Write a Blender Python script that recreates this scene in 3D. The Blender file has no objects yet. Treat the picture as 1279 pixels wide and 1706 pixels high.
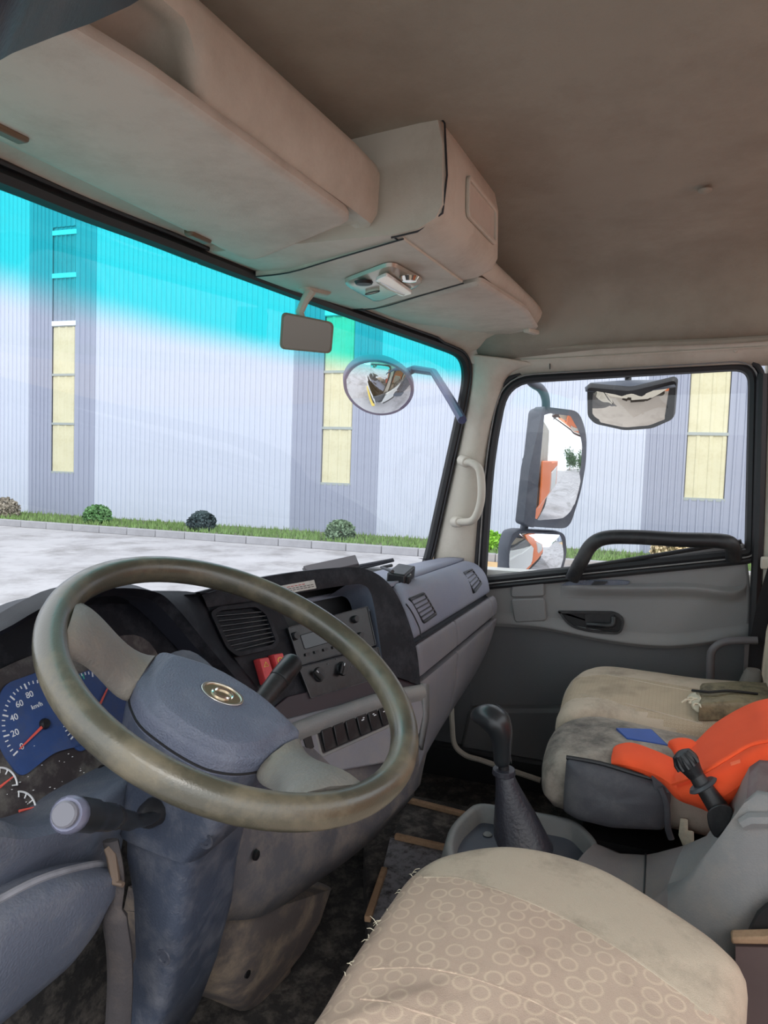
import bpy, math, random
from mathutils import Vector as V, Matrix
random.seed(7)
sc = bpy.context.scene
COL = sc.collection
R_ = math.radians
# ------------------------------------------------------------------ camera
FOC, CX, CY = 1200.0, 639.5, 853.0
YAW, PIT = R_(22.4), R_(5.5)
CAM = V((-1.05, 0, 1.05))
Fh = V((math.cos(YAW), math.sin(YAW), 0)); Rv = V((math.sin(YAW), -math.cos(YAW), 0)); Zv = V((0, 0, 1))
Fv = Fh*math.cos(PIT) - Zv*math.sin(PIT); Uv = Fh*math.sin(PIT) + Zv*math.cos(PIT)
cd = bpy.data.cameras.new('camera'); cam = bpy.data.objects.new('camera', cd); COL.objects.link(cam)
cd.sensor_fit = 'VERTICAL'; cd.sensor_height = 24; cd.lens = 24*FOC/1706; cd.clip_start = .02; cd.clip_end = 500
cam.matrix_world = Matrix(((Rv.x, Uv.x, -Fv.x, CAM.x), (Rv.y, Uv.y, -Fv.y, CAM.y), (Rv.z, Uv.z, -Fv.z, CAM.z), (0, 0, 0, 1)))
sc.camera = cam
# ------------------------------------------------------------------ light
wd = bpy.data.worlds.new('world'); sc.world = wd; wd.use_nodes = True
bg = wd.node_tree.nodes['Background']; bg.inputs[0].default_value = (.90, .95, 1.0, 1); bg.inputs[1].default_value = 2.1
sl = bpy.data.lights.new('sun', 'SUN'); sl.energy = 1.6; sl.angle = R_(25); sl.color = (1, .96, .9)
so = bpy.data.objects.new('sun', sl); COL.objects.link(so)
so.rotation_euler = V((.62, .38, -.66)).to_track_quat('-Z', 'Y').to_euler()
sc.view_settings.view_transform = 'Standard'; sc.view_settings.look = 'None'
sc.view_settings.gamma = 1; sc.view_settings.use_curve_mapping = False
sc.view_settings.exposure = 0.0
# ------------------------------------------------------------------ measuring: a pixel of the photograph -> a place in the cab
def ray(px, py): return Fv + Rv*((px-CX)/FOC) - Uv*((py-CY)/FOC)
def P(px, py, x=None, y=None, z=None, d=None, pl=None):
    r = ray(px, py)
    if x is not None: t = (x-CAM.x)/r.x
    elif y is not None: t = (y-CAM.y)/r.y
    elif z is not None: t = (z-CAM.z)/r.z
    elif pl is not None: t = (pl[0]-CAM).dot(pl[1])/r.dot(pl[1])
    else: t = d
    return CAM + r*t
def wsy(x, z): return .73 + (1.35-z)*.215 - .197*x*x
def WS(px, py, off=0.0):      # where a pixel's ray meets the curved windscreen
    r = ray(px, py); t = 1.2
    for _ in range(40):
        p = CAM + r*t
        g = p.y - wsy(p.x, p.z) - off
        q = CAM + r*(t+1e-4)
        dg = ((q.y-wsy(q.x, q.z)-off)-g)/1e-4
        t -= max(-.2, min(.2, g/dg))
    return CAM + r*t
# ------------------------------------------------------------------ materials
def srgb(r, g, b): return tuple(((c/255)/12.92 if c/255 <= .04045 else ((c/255+.055)/1.055)**2.4) for c in (r, g, b)) + (1,)
def M(name, col, rough=.6, metal=0, bump=0, bscale=300, mott=0, mscale=6, dirt=None, damt=0, dscale=5, spec=.5, coat=0, fine=0, vec='Object'):
    m = bpy.data.materials.new(name); m.use_nodes = True
    nt = m.node_tree; N = nt.nodes; L = nt.links; b = N['Principled BSDF']
    c = srgb(*col)
    b.inputs['Roughness'].default_value = rough; b.inputs['Metallic'].default_value = metal
    b.inputs['Specular IOR Level'].default_value = spec; b.inputs['Coat Weight'].default_value = coat
    tc = N.new('ShaderNodeTexCoord'); src = tc.outputs[vec]
    out = None
    def noise(s, det=5, ro=.62):
        n = N.new('ShaderNodeTexNoise'); n.inputs['Scale'].default_value = s; n.inputs['Detail'].default_value = det; n.inputs['Roughness'].default_value = ro
        L.new(src, n.inputs['Vector']); return n
    def mix(fac, A, B):
        x = N.new('ShaderNodeMix'); x.data_type = 'RGBA'
        L.new(fac, x.inputs[0])
        for s, v in ((x.inputs[6], A), (x.inputs[7], B)):
            if isinstance(v, tuple): s.default_value = v
            else: L.new(v, s)
        return x.outputs[2]
    def ramp(fac, a, bb, lo=0, hi=1):
        x = N.new('ShaderNodeMapRange'); x.inputs[1].default_value = a; x.inputs[2].default_value = bb; x.inputs[3].default_value = lo; x.inputs[4].default_value = hi
        L.new(fac, x.inputs[0]); return x.outputs[0]
    cur = c
    if mott:
        d = tuple(v*(1-mott) for v in c[:3])+(1,); l = tuple(min(1, v*(1+mott)) for v in c[:3])+(1,)
        cur = mix(ramp(noise(mscale).outputs[0], .3, .7), d, l)
    if dirt:
        f = ramp(noise(dscale, 10, .72).outputs[0], .46, .66, 0, min(1, damt*1.35))
        cur = mix(f, cur, srgb(*dirt))
        if rough < .7:
            L.new(ramp(f, 0, 1, rough, .85), b.inputs['Roughness'])
    if fine:
        f = ramp(noise(900, 2, .5).outputs[0], .35, .65, 0, fine)
        cur = mix(f, cur, tuple(v*.55 for v in c[:3])+(1,))
    if isinstance(cur, tuple): b.inputs['Base Color'].default_value = cur
    else: L.new(cur, b.inputs['Base Color'])
    if bump:
        bp = N.new('ShaderNodeBump'); bp.inputs['Strength'].default_value = bump; bp.inputs['Distance'].default_value = .002
        L.new(noise(bscale, 3, .5).outputs[0], bp.inputs['Height']); L.new(bp.outputs[0], b.inputs['Normal'])
    m['_'] = 1
    return m
BEIGE = M('beige_plastic', (195, 189, 174), .55, bump=.12, bscale=500, mott=.04, mscale=4, dirt=(120, 104, 84), damt=.25, dscale=4)
BEIGE2 = M('beige_visor_vinyl', (193, 185, 171), .7, bump=.15, bscale=400, mott=.05, mscale=5, dirt=(120, 102, 84), damt=.22, dscale=7)
HEADL = M('headliner_cloth', (152, 148, 134), .95, bump=.3, bscale=250, mott=.08, mscale=3, dirt=(100, 90, 78), damt=.26, dscale=2.2)
PILLAR = M('pillar_plastic', (194, 187, 174), .6, bump=.08, bscale=400, mott=.04, dirt=(130, 118, 100), damt=.25, dscale=6)
RUBBER = M('black_rubber', (30, 30, 33), .5, bump=.05)
BLACKP = M('black_plastic', (26, 27, 30), .42, bump=.08, bscale=600, dirt=(92, 90, 88), damt=.25, dscale=9)
HOODB = M('black_hood_plastic', (18, 19, 26), .55, bump=.12, bscale=600, dirt=(84, 86, 92), damt=.2, dscale=22, spec=.25)
VPAN = M('pale_blue_grey_plastic', (128, 132, 148), .58, bump=.3, bscale=420, mott=.06, mscale=6, dirt=(160, 156, 152), damt=.2, dscale=9)
DASH = M('grey_dash_plastic', (122, 120, 126), .62, bump=.3, bscale=420, mott=.07, mscale=6, dirt=(150, 140, 126), damt=.22, dscale=9)
DASHB = M('blue_grey_dash_plastic', (88, 95, 110), .6, bump=.45, bscale=330, mott=.07, mscale=7, dirt=(150, 148, 146), damt=.2, dscale=11)
DASHD = M('dark_dash_plastic', (48, 52, 64), .55, bump=.4, bscale=330, mott=.1, mscale=8, dirt=(128, 126, 124), damt=.3, dscale=8)
LOWD = M('dusty_lower_trim', (90, 88, 92), .65, bump=.3, bscale=300, mott=.1, dirt=(142, 130, 120), damt=.5, dscale=13)
HEATC = M('scuffed_brown_grey_cover', (96, 88, 86), .65, bump=.4, bscale=260, mott=.12, dirt=(160, 142, 122), damt=.6, dscale=11)
DOORP = M('grey_door_plastic', (126, 125, 125), .6, bump=.2, bscale=400, mott=.05, mscale=3, dirt=(128, 122, 112), damt=.2, dscale=4)
DOORL = M('dark_door_vinyl', (88, 89, 91), .65, bump=.25, bscale=350, mott=.08, mscale=3, dirt=(100, 96, 90), damt=.25, dscale=5)
RIMM = M('worn_olive_rim', (76, 73, 61), .3, bump=.12, bscale=500, mott=.1, mscale=9, dirt=(126, 114, 90), damt=.5, dscale=10, spec=.8, coat=.15)
SPOKE = M('worn_spoke', (122, 118, 112), .5, bump=.5, bscale=260, mott=.1, mscale=14, dirt=(150, 140, 124), damt=.35, dscale=12)
PAD = M('horn_pad_vinyl', (100, 106, 124), .45, bump=.8, bscale=420, fine=.25, mott=.06, mscale=8, dirt=(146, 150, 160), damt=.25, dscale=12)
SHROUD = M('column_shroud_plastic', (62, 69, 84), .48, bump=.35, bscale=330, mott=.08, dirt=(124, 124, 130), damt=.3, dscale=16)
CHROME = M('chrome', (225, 222, 215), .15, 1)
GOLD = M('emblem_metal', (176, 160, 136), .25, .9)
REDP = M('red_switch_plastic', (196, 62, 66), .45, dirt=(120, 60, 56), damt=.3, dscale=40)
YEL = M('yellow_print', (226, 196, 90), .5)
WHITE = M('white_print', (226, 228, 232), .6)
TEALP = M('green_print', (60, 170, 150), .6)
REDN = M('red_needle', (226, 96, 84), .5)
BLUEF = M('blue_gauge_face', (50, 76, 130), .6, mott=.15, mscale=20, dirt=(84, 90, 110), damt=.3, dscale=30)
LENS = M('cluster_face_dusty', (58, 52, 54), .5, mott=.15, mscale=20, dirt=(130, 128, 122), damt=.55, dscale=16)
RADIO = M('radio_black', (9, 9, 12), .3, dirt=(84, 86, 90), damt=.14, dscale=40)
VENTD = M('vent_dark', (14, 14, 17), .5)
SLATM = M('vent_slat_plastic', (66, 68, 74), .5, dirt=(126, 122, 116), damt=.35, dscale=20)
STICK = M('sticker_paper', (196, 194, 188), .6, dirt=(140, 130, 120), damt=.3, dscale=60)
PRINTD = M('sticker_print', (70, 60, 58), .7)
FLOORM = M('dirty_black_mat', (36, 34, 34), .85, bump=.8, bscale=120, mott=.3, mscale=14, dirt=(112, 105, 98), damt=.4, dscale=30)
FLOORW = M('worn_silver_mat', (122, 122, 128), .7, bump=.8, bscale=150, dirt=(18, 17, 17), damt=1, dscale=48)
WOOD = M('wood_strip', (158, 128, 100), .8, bump=.4, bscale=90, mott=.2, mscale=30, dirt=(80, 60, 46), damt=.4, dscale=20)
SEATP = M('plain_taupe_fabric', (198, 182, 162), .95, bump=.4, bscale=700, mott=.06, mscale=8, dirt=(110, 98, 84), damt=.42, dscale=8, fine=.18)
SEATG = M('grimy_grey_fabric', (164, 154, 142), .95, bump=.4, bscale=700, mott=.12, mscale=7, dirt=(78, 74, 72), damt=.85, dscale=6, fine=.18)
POUCHM = M('dark_grey_vinyl', (70, 70, 76), .7, bump=.3, bscale=500, mott=.08, dirt=(110, 108, 106), damt=.3, dscale=10)
ORANGE = M('orange_vest_cloth', (255, 88, 40), .8, bump=.3, bscale=500, mott=.06, mscale=10)
BLUEB = M('blue_booklet_cover', (46, 82, 158), .4, mott=.1, mscale=20)
OLIVE = M('worn_olive_vinyl', (122, 112, 86), .5, bump=.5, bscale=200, mott=.15, mscale=16, dirt=(54, 48, 40), damt=.6, dscale=20)
PEEL = M('peeled_backing', (206, 198, 176), .85, bump=.6, bscale=160, mott=.15, mscale=60)
GREYC = M('grey_console_plastic', (124, 124, 124), .55, bump=.25, bscale=400, mott=.06, mscale=8, dirt=(160, 150, 138), damt=.28, dscale=9)
TUNNEL = M('grey_brown_console', (112, 106, 106), .6, bump=.25, bscale=400, mott=.06, mscale=8, dirt=(140, 128, 116), damt=.35, dscale=10)
BROWN = M('brown_panel', (88, 72, 70), .7, mott=.12, mscale=10)
KNOBM = M('gloss_black_knob', (36, 39, 42), .36, coat=.12, mott=.1)
BOOTM = M('black_leatherette', (48, 48, 56), .4, bump=.5, bscale=160)
REDLINE = M('red_line', (170, 50, 50), .5)
MIRROR = M('mirror_glass', (236, 238, 240), .02, 1)
MIRRORD = M('old_mirror_glass', (112, 106, 98), .12, 1)
HOUS = M('mirror_housing', (74, 80, 92), .5, dirt=(120, 122, 126), damt=.25, dscale=8)
# ------------------------------------------------------------------ mesh builder
class MB:
    def __init__(s, F=None): s.v = []; s.f = []; s.F = F
    def add(s, vs, fs):
        o = len(s.v); F = s.F
        s.v += [V(F @ V(p)) if F else V(p) for p in vs]; s.f += [tuple(i+o for i in f) for f in fs]; return s
    def box(s, c, sz, rz=0):
        x, y, z = [k/2 for k in sz]; c = V(c); r = Matrix.Rotation(rz, 3, 'Z')
        vs = [c + r @ V((a*x, b*y, d*z)) for d in (-1, 1) for a, b in ((-1, -1), (1, -1), (1, 1), (-1, 1))]
        return s.add(vs, [(3, 2, 1, 0), (4, 5, 6, 7), (0, 1, 5, 4), (1, 2, 6, 5), (2, 3, 7, 6), (3, 0, 4, 7)])
    def hexa(s, q):      # 8 corners: bottom 4, top 4
        return s.add(q, [(3, 2, 1, 0), (4, 5, 6, 7), (0, 1, 5, 4), (1, 2, 6, 5), (2, 3, 7, 6), (3, 0, 4, 7)])
    def loft(s, secs, ring=True, cap=True):
        n = len(secs[0]); vs = [p for q in secs for p in q]; fs = []
        for i in range(len(secs)-1):
            for j in range(n if ring else n-1):
                k = (j+1) % n; fs.append((i*n+j, i*n+k, (i+1)*n+k, (i+1)*n+j))
        if cap and ring:
            fs.append(tuple(range(n-1, -1, -1))); fs.append(tuple((len(secs)-1)*n+j for j in range(n)))
        return s.add(vs, fs)
    def prism(s, out, z0, z1):
        return s.loft([[(p[0], p[1], z0) for p in out], [(p[0], p[1], z1) for p in out]])
    def slab(s, pts, vec):   # a 3D outline pushed along vec
        vec = V(vec); pts = [V(p) for p in pts]
        return s.loft([pts, [p+vec for p in pts]])
    def frame(s, outer, inner, vec):   # a ring between two outlines of equal length, with depth
        vec = V(vec); n = len(outer); O = [V(p) for p in outer]; I = [V(p) for p in inner]
        vs = O + I + [p+vec for p in O] + [p+vec for p in I]; fs = []
        for j in range(n):
            k = (j+1) % n
            fs += [(j, k, n+k, n+j), (2*n+k, 2*n+j, 3*n+j, 3*n+k), (k, j, 2*n+j, 2*n+k), (n+j, n+k, 3*n+k, 3*n+j)]
        return s.add(vs, fs)
    def tube(s, path, r, n=10, closed=False, cap=True, flat=1.0, up=None):
        path = [V(p) for p in path]; m = len(path); secs = []
        rs = r if isinstance(r, (list, tuple)) else [r]*m
        pn = None
        for i, p in enumerate(path):
            a = path[i-1] if (i or closed) else p; b = path[(i+1) % m] if (i < m-1 or closed) else p
            t = (b-a).normalized()
            if up is not None: nx = V(up) - t*V(up).dot(t)
            elif pn is None: nx = (V((0, 0, 1)) if abs(t.z) < .9 else V((1, 0, 0))).cross(t)
            else: nx = pn - t*pn.dot(t)
            nx.normalize(); pn = nx; ny = t.cross(nx)
            secs.append([p + nx*(rs[i]*math.cos(2*math.pi*k/n)) + ny*(rs[i]*flat*math.sin(2*math.pi*k/n)) for k in range(n)])
        if closed: secs.append(secs[0])
        return s.loft(secs, True, cap and not closed)
    def lathe(s, prof, n=24):
        return s.loft([[(r*math.cos(2*math.pi*k/n), r*math.sin(2*math.pi*k/n), z) for k in range(n)] for r, z in prof])
    def grid(s, nu, nv, fn):
        vs = [fn(i/nu, j/nv) for j in range(nv+1) for i in range(nu+1)]
        return s.add(vs, [(j*(nu+1)+i, j*(nu+1)+i+1, (j+1)*(nu+1)+i+1, (j+1)*(nu+1)+i) for j in range(nv) for i in range(nu)])
def frame(o, ax, ay, az):
    o, ax, ay, az = V(o), V(ax).normalized(), V(ay).normalized(), V(az).normalized()
    return Matrix(((ax.x, ay.x, az.x, o.x), (ax.y, ay.y, az.y, o.y), (ax.z, ay.z, az.z, o.z), (0, 0, 0, 1)))
def catmull(pts, n=6, closed=False):
    pts = [V(p) for p in pts]; m = len(pts); out = []
    for i in range(m if closed else m-1):
        p1, p2 = pts[i], pts[(i+1) % m]
        p0 = pts[i-1] if (i or closed) else p1; p3 = pts[(i+2) % m] if (closed or i+2 < m) else p2
        for k in range(n):
            t = k/n
            out.append(.5*(2*p1 + (p2-p0)*t + (2*p0-5*p1+4*p2-p3)*t*t + (3*p1-p0-3*p2+p3)*t**3))
    if not closed: out.append(pts[-1])
    return out
def rpoly(pts, r, n=5):     # round the corners of a closed outline
    pts = [V(p) for p in pts]; m = len(pts); out = []
    rs = r if isinstance(r, (list, tuple)) else [r]*m
    for i, p in enumerate(pts):
        a, b = pts[i-1], pts[(i+1) % m]; ra = min(rs[i], (a-p).length*.48, (b-p).length*.48)
        q0 = p + (a-p).normalized()*ra; q1 = p + (b-p).normalized()*ra
        for k in range(n+1):
            t = k/n; out.append(q0*(1-t)**2 + p*2*t*(1-t) + q1*t*t)
    return out
def rrect(cx, cy, w, h, r, n=5): return rpoly([(cx-w/2, cy-h/2, 0), (cx+w/2, cy-h/2, 0), (cx+w/2, cy+h/2, 0), (cx-w/2, cy+h/2, 0)], r, n)
def inset(out, d):          # move an outline inward (towards its middle side), in its own mean plane
    c = sum(out, V((0, 0, 0)))/len(out); n = V((0, 0, 0)); m = len(out)
    for i in range(m): n += (out[i]-c).cross(out[(i+1) % m]-c)
    n.normalize(); res = []
    for i in range(m):
        j = 1
        while (out[(i+j) % m]-out[i-j]).length < 1e-5 and j < 4: j += 1
        t = (out[(i+j) % m]-out[i-j]).normalized()
        res.append(out[i] + n.cross(t)*d)
    return res
def cushion(mb, out, z0, z1, r, crown=.015, rings=5, sag=None):   # a padded block standing on z0
    cc = sum(out, V((0, 0, 0)))/len(out)
    inset = lambda o, d: [cc+(p-cc)*(1-d/max(1e-6, (V((p.x-cc.x, p.y-cc.y))).length)) for p in o]
    secs = [[V((p.x, p.y, z0)) for p in inset(out, r*.4)], [V((p.x, p.y, z0+r*.5)) for p in out]]
    for k in range(6):
        a = k/5*math.pi/2; secs.append([V((p.x, p.y, z1-r+r*math.sin(a))) for p in inset(out, r*(1-math.cos(a)))])
    last = secs[-1]; c = sum(last, V((0, 0, 0)))/len(last)
    for k in range(1, rings+1):
        s = 1-k/(rings+.4); secs.append([V((c.x+(p.x-c.x)*s, c.y+(p.y-c.y)*s, z1+crown*(1-s*s))) for p in last])
    return mb.loft(secs)
# ------------------------------------------------------------------ objects
def base(o):
    p = V((0, 0, 0))
    while o: p = p + V(o['_loc']); o = o.parent
    return p
def tag(o, label=None, cat=None, group=None, kind=None):
    if label: o['label'] = label
    if cat: o['category'] = cat
    if group: o['group'] = group
    if kind: o['kind'] = kind
    return o
def thing(name, loc, label, cat, group=None):
    o = bpy.data.objects.new(name, None); COL.objects.link(o); o.empty_display_size = .05
    o.location = loc; o['_loc'] = tuple(loc); return tag(o, label, cat, group)
def obj(name, mb, mat, parent=None, bevel=0, sub=0, solid=0, flat=False, ang=38, label=None, cat=None, group=None, kind=None, segs=2):
    vs = mb.v
    lo = V([min(p[i] for p in vs) for i in range(3)]); hi = V([max(p[i] for p in vs) for i in range(3)])
    org = V(((lo.x+hi.x)/2, (lo.y+hi.y)/2, lo.z)); pb = base(parent) if parent else V((0, 0, 0))
    me = bpy.data.meshes.new(name); me.from_pydata([tuple(p-org) for p in vs], [], mb.f); me.update()
    import bmesh
    bm = bmesh.new(); bm.from_mesh(me)
    bmesh.ops.remove_doubles(bm, verts=bm.verts, dist=1e-6)
    bmesh.ops.recalc_face_normals(bm, faces=bm.faces); bm.to_mesh(me); bm.free()
    me.materials.append(mat)
    if not flat:
        me.shade_smooth(); me.set_sharp_from_angle(angle=R_(ang))
    o = bpy.data.objects.new(name, me); COL.objects.link(o)
    o.location = org-pb; o['_loc'] = tuple(org-pb); o.parent = parent
    if bevel:
        b = o.modifiers.new('bevel', 'BEVEL'); b.width = bevel; b.segments = segs; b.limit_method = 'ANGLE'; b.angle_limit = R_(30)
        b.harden_normals = False
    if solid:
        b = o.modifiers.new('solid', 'SOLIDIFY'); b.thickness = solid; b.offset = 0
    if sub:
        b = o.modifiers.new('sub', 'SUBSURF'); b.levels = sub; b.render_levels = sub
    return tag(o, label, cat, group, kind)
def copy_tree(o, parent=None):
    c = o.copy(); COL.objects.link(c)
    if parent: c.parent = parent
    for ch in o.children: copy_tree(ch, c)
    return c
def text(name, s, mat, parent, M4, size, ext=.0002):
    cu = bpy.data.curves.new(name, 'FONT'); cu.body = s; cu.size = size; cu.align_x = 'CENTER'; cu.align_y = 'CENTER'; cu.extrude = ext
    t = bpy.data.objects.new('tmp', cu); COL.objects.link(t)
    me = bpy.data.meshes.new_from_object(t.evaluated_get(bpy.context.evaluated_depsgraph_get())); bpy.data.objects.remove(t); bpy.data.curves.remove(cu)
    mb = MB(); mb.v = [M4 @ v.co for v in me.vertices]; mb.f = [tuple(p.vertices) for p in me.polygons]
    bpy.data.meshes.remove(me)
    return obj(name, mb, mat, parent, flat=True)
def struct(name, mb, mat, label, **k): return obj(name, mb, mat, kind='structure', label=label, **k)
# ================================================================== OUTSIDE
# the yard slopes a little against the cab, so the outside has its own upright frame: a along the hall (towards the truck's rear), b away from the truck, h up
DN = Fv*1200 - Rv*710 - Uv*20450
UPE = -DN.normalized()
WE = -(Fv*1200 - Rv*3585 + Uv*198); WE = (WE - UPE*WE.dot(UPE)).normalized()
NE = UPE.cross(WE)
OE = CAM - UPE*2.2
def E(a, b, h=0): return OE + WE*a + NE*b + UPE*h
def EF(a, b, h=0): return frame(E(a, b, h), WE, NE, UPE)
CONC = M('yard_concrete', (170, 168, 170), .9, bump=.3, bscale=20, mott=.12, mscale=.7, dirt=(126, 123, 122), damt=.6, dscale=.9)
KERB = M('kerb_concrete', (150, 150, 154), .9, mott=.12, mscale=3)
SOIL = M('bed_soil', (104, 108, 84), .95, mott=.3, mscale=8)
CLADW = M('white_cladding', (184, 191, 206), .5, mott=.03, mscale=.6)
CLADG = M('grey_cladding', (146, 152, 170), .5, mott=.03, mscale=.6)
CLADD = M('louvre_grey', (138, 146, 162), .6, mott=.06)
FIBRE = M('yellowed_fibreglass', (202, 198, 168), .6, mott=.05, mscale=1.5, dirt=(170, 162, 124), damt=.3, dscale=3)
BARM = M('pane_rail', (150, 158, 156), .6); BARW = M('white_rail', (222, 228, 236), .6)
GRASSM = M('grass', (112, 140, 82), .9, mott=.35, mscale=4)
ORB = M('orange_body_paint', (236, 120, 54), .45); SLOTM = M('white_body_paint', (226, 226, 222), .5); GRILLD = M('dark_grille', (40, 34, 32), .8)  # GRILLD: one even dark brown for vent slots, wheel guard and step
TANG = M('tan_ground', (196, 164, 120), .95, mott=.12, mscale=2)
FAR0, FAR1 = -70, 60
struct('ground', MB().slab([E(-90, -60), E(110, -60), E(110, 60), E(-90, 60)], UPE*-.2), CONC, 'pale stained concrete yard around the truck')
struct('ground_patch', MB().slab([E(-4.6, 12.6, .012), E(30, 12.6, .012), E(30, 17.75, .012), E(-4.6, 17.75, .012)], UPE*-.02), TANG, 'tan dusty strip of ground along the kerb')
# --- hall
hall = thing('warehouse', E(-5, 21), 'long metal-clad warehouse with white bays, grey strips and yellowed panes', 'building')
def rib_sheet(w, h, pitch, dep):
    n = max(1, round(w/pitch)); p = w/n; prof = []
    for i in range(n):
        x = i*p; prof += [(x, 0), (x+p*.62, 0), (x+p*.70, -dep), (x+p*.92, -dep)]
    prof.append((w, 0)); mb = MB()
    return mb, prof
proto = {}
def sheet(name, mat, a, w, h0, h1, b=21.0, pitch=.2, dep=.035, key=None):
    k = (name, mat.name, round(w, 3), round(h0, 2), round(h1, 2), b)
    if k in proto:
        o = proto[k].copy(); COL.objects.link(o); o.parent = hall; o['_loc'] = (0, 0, 0)
        o.location = V(proto[k].location) + WE*(a-proto[k]['a0']); return o
    mb, prof = rib_sheet(w, h1-h0, pitch, dep)
    pts0 = [E(a+x, b+y, h0) for x, y in prof]; pts1 = [E(a+x, b+y, h1) for x, y in prof]
    mb.loft([pts0, pts1], ring=False)
    o = obj(name, mb, mat, hall, flat=True); o['a0'] = a; proto[k] = o; return o
HT = 13.0; PITCH = 10.65; C0 = -10.22; CW = 2.95
for k in range(-5, 7):
    a = C0 + k*PITCH
    # grey strip: cladding left and right of the window strip, below and above it
    for i in range(2): sheet('cladding_sheet', CLADG, a+i*.52, .52, 0, HT)
    sheet('cladding_sheet', CLADG, a+1.04, 1.0, 0, 1.7)
    for i in range(2): sheet('cladding_sheet', CLADG, a+2.04+i*.455, .455, 0, HT)
    for j in range(3):
        sheet('window_pane', FIBRE, a+1.06, .96, 1.72+j*1.75, 3.42+j*1.75, b=21.03, pitch=.32, dep=.02)
    sheet('louvre_panel', CLADD, a+1.04, 1.0, 6.95, 10.4, b=21.03, pitch=.2)
    sheet('cladding_sheet', CLADG, a+1.04, 1.0, 10.4, HT)
    for j in range(4):
        h = 1.70+j*1.75; rb = MB().slab([E(a+1.02, 20.99, h-.04), E(a+2.06, 20.99, h-.04), E(a+2.06, 20.99, h+.04), E(a+1.02, 20.99, h+.04)], NE*.06)
        obj('window_rail', rb, BARM, hall, flat=True)
    for h in (7.02, 8.7, 10.2):
        wb = MB().slab([E(a+1.0, 20.97, h-.08), E(a+2.08, 20.97, h-.08), E(a+2.08, 20.97, h+.08), E(a+1.0, 20.97, h+.08)], NE*.06)
        obj('white_rail', wb, BARW, hall, flat=True)
    n = 10; w = (PITCH-CW)/n
    for i in range(n): sheet('cladding_sheet', CLADW, a+CW+i*w, w, 0, HT)
obj('wall_backing', MB().slab([E(C0-5*PITCH, 21.1), E(C0+7*PITCH, 21.1), E(C0+7*PITCH, 21.1, HT), E(C0-5*PITCH, 21.1, HT)], NE*.2), CLADG, hall)
# --- kerb and planting strip
kerb = thing('kerb', E(0, 18), 'long grey concrete kerb between the yard and the grass strip', 'kerb')
k0 = None
for i in range(62):
    a = -42+i*1.0
    if k0 is None: k0 = obj('kerb_stone', MB(EF(a, 17.8)).box((.495, .1, .1), (.985, .2, .21)), KERB, kerb, bevel=.02); k0a = a
    else:
        o = k0.copy(); COL.objects.link(o); o.location = k0.location + WE*(a-k0a)
struct('planting_bed', MB().slab([E(-60, 18.02, .0), E(45, 18.02, .0), E(45, 21.0, .0), E(-60, 21.0, .0)], UPE*.16), SOIL, 'low soil bed along the foot of the warehouse wall')
g = MB(); vs = []; fs = []
for i in range(15000):
    a = random.uniform(-34, 22); b = random.uniform(18.05, 20.4); h = random.uniform(.06, .2); t = random.uniform(0, math.pi)
    dx, dy = math.cos(t)*.03, math.sin(t)*.03; k = len(vs)
    vs += [E(a-dx, b-dy, .15), E(a+dx, b+dy, .15), E(a+random.uniform(-.06, .06), b+random.uniform(-.06, .06), .16+h)]; fs.append((k, k+1, k+2))
g.add(vs, fs)
obj('grass', g, GRASSM, flat=True, kind='stuff', label='strip of short green grass at the foot of the warehouse', cat='grass')
def shrub(px, py, wpx, col, label, hk=.85, n=1500, flower=None):
    r = ray(px, py); t = 19.0/r.dot(NE); c0 = CAM + r*t; q = c0-OE
    a = q.dot(WE); rad = wpx/2*t/1200
    th = thing('shrub', E(a, 19, .15), label, 'shrub', None)
    mt = M('shrub_leaves', col, .8, mott=.35, mscale=5); mt2 = M('shrub_sprigs', flower, .8, mott=.2, mscale=8) if flower else None
    for nm, mm, cnt in (('foliage', mt, n), ('blossom', mt2, n)):
        if not mm: continue
        vs = []; fs = []
        for i in range(cnt):
            while True:
                p = V((random.uniform(-1, 1), random.uniform(-1, 1), random.uniform(-.6, 1)))
                if .35 < p.length < 1: break
            if p.length < .7 and random.random() < .6: p = p.normalized()*random.uniform(.8, 1)
            cc = E(a+p.x*rad, 19+p.y*rad, .15+rad*hk*.62+p.z*rad*hk); s = random.uniform(.03, .07)
            u = V((random.gauss(0, 1), random.gauss(0, 1), random.gauss(0, 1))).normalized()*s
            w = V((random.gauss(0, 1), random.gauss(0, 1), random.gauss(0, 1))).cross(u).normalized()*s*.7
            k = len(vs); vs += [cc-u, cc+w, cc+u, cc-w]; fs.append((k, k+1, k+2, k+3))
        obj(nm, MB().add(vs, fs), mm, th, flat=True, kind='stuff')
    obj('stem', MB().tube([E(a, 19, .1), E(a, 19, .15+rad*hk*.7)], .04, 6), WOOD, th)
shrub(8, 846, 48, (150, 142, 128), 'beige-grey shrub by the left grey strip of the warehouse, at the photo edge')
shrub(162, 857, 46, (96, 138, 86), 'round green shrub in front of the warehouse, right of the left grey wall strip')
shrub(336, 869, 48, (58, 74, 76), 'small dark round shrub before the white wall, seen above the steering wheel')
shrub(567, 879, 50, (116, 138, 112), 'loose grey-green shrub before the middle grey strip of the warehouse')
shrub(817, 903, 48, (128, 180, 56), 'bright yellow-green shrub seen through the front corner of the door window')
shrub(1122, 922, 74, (150, 140, 104), 'wide pale shrub with cream blossom seen through the loop of the door grab rail', flower=(222, 202, 164))
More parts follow.
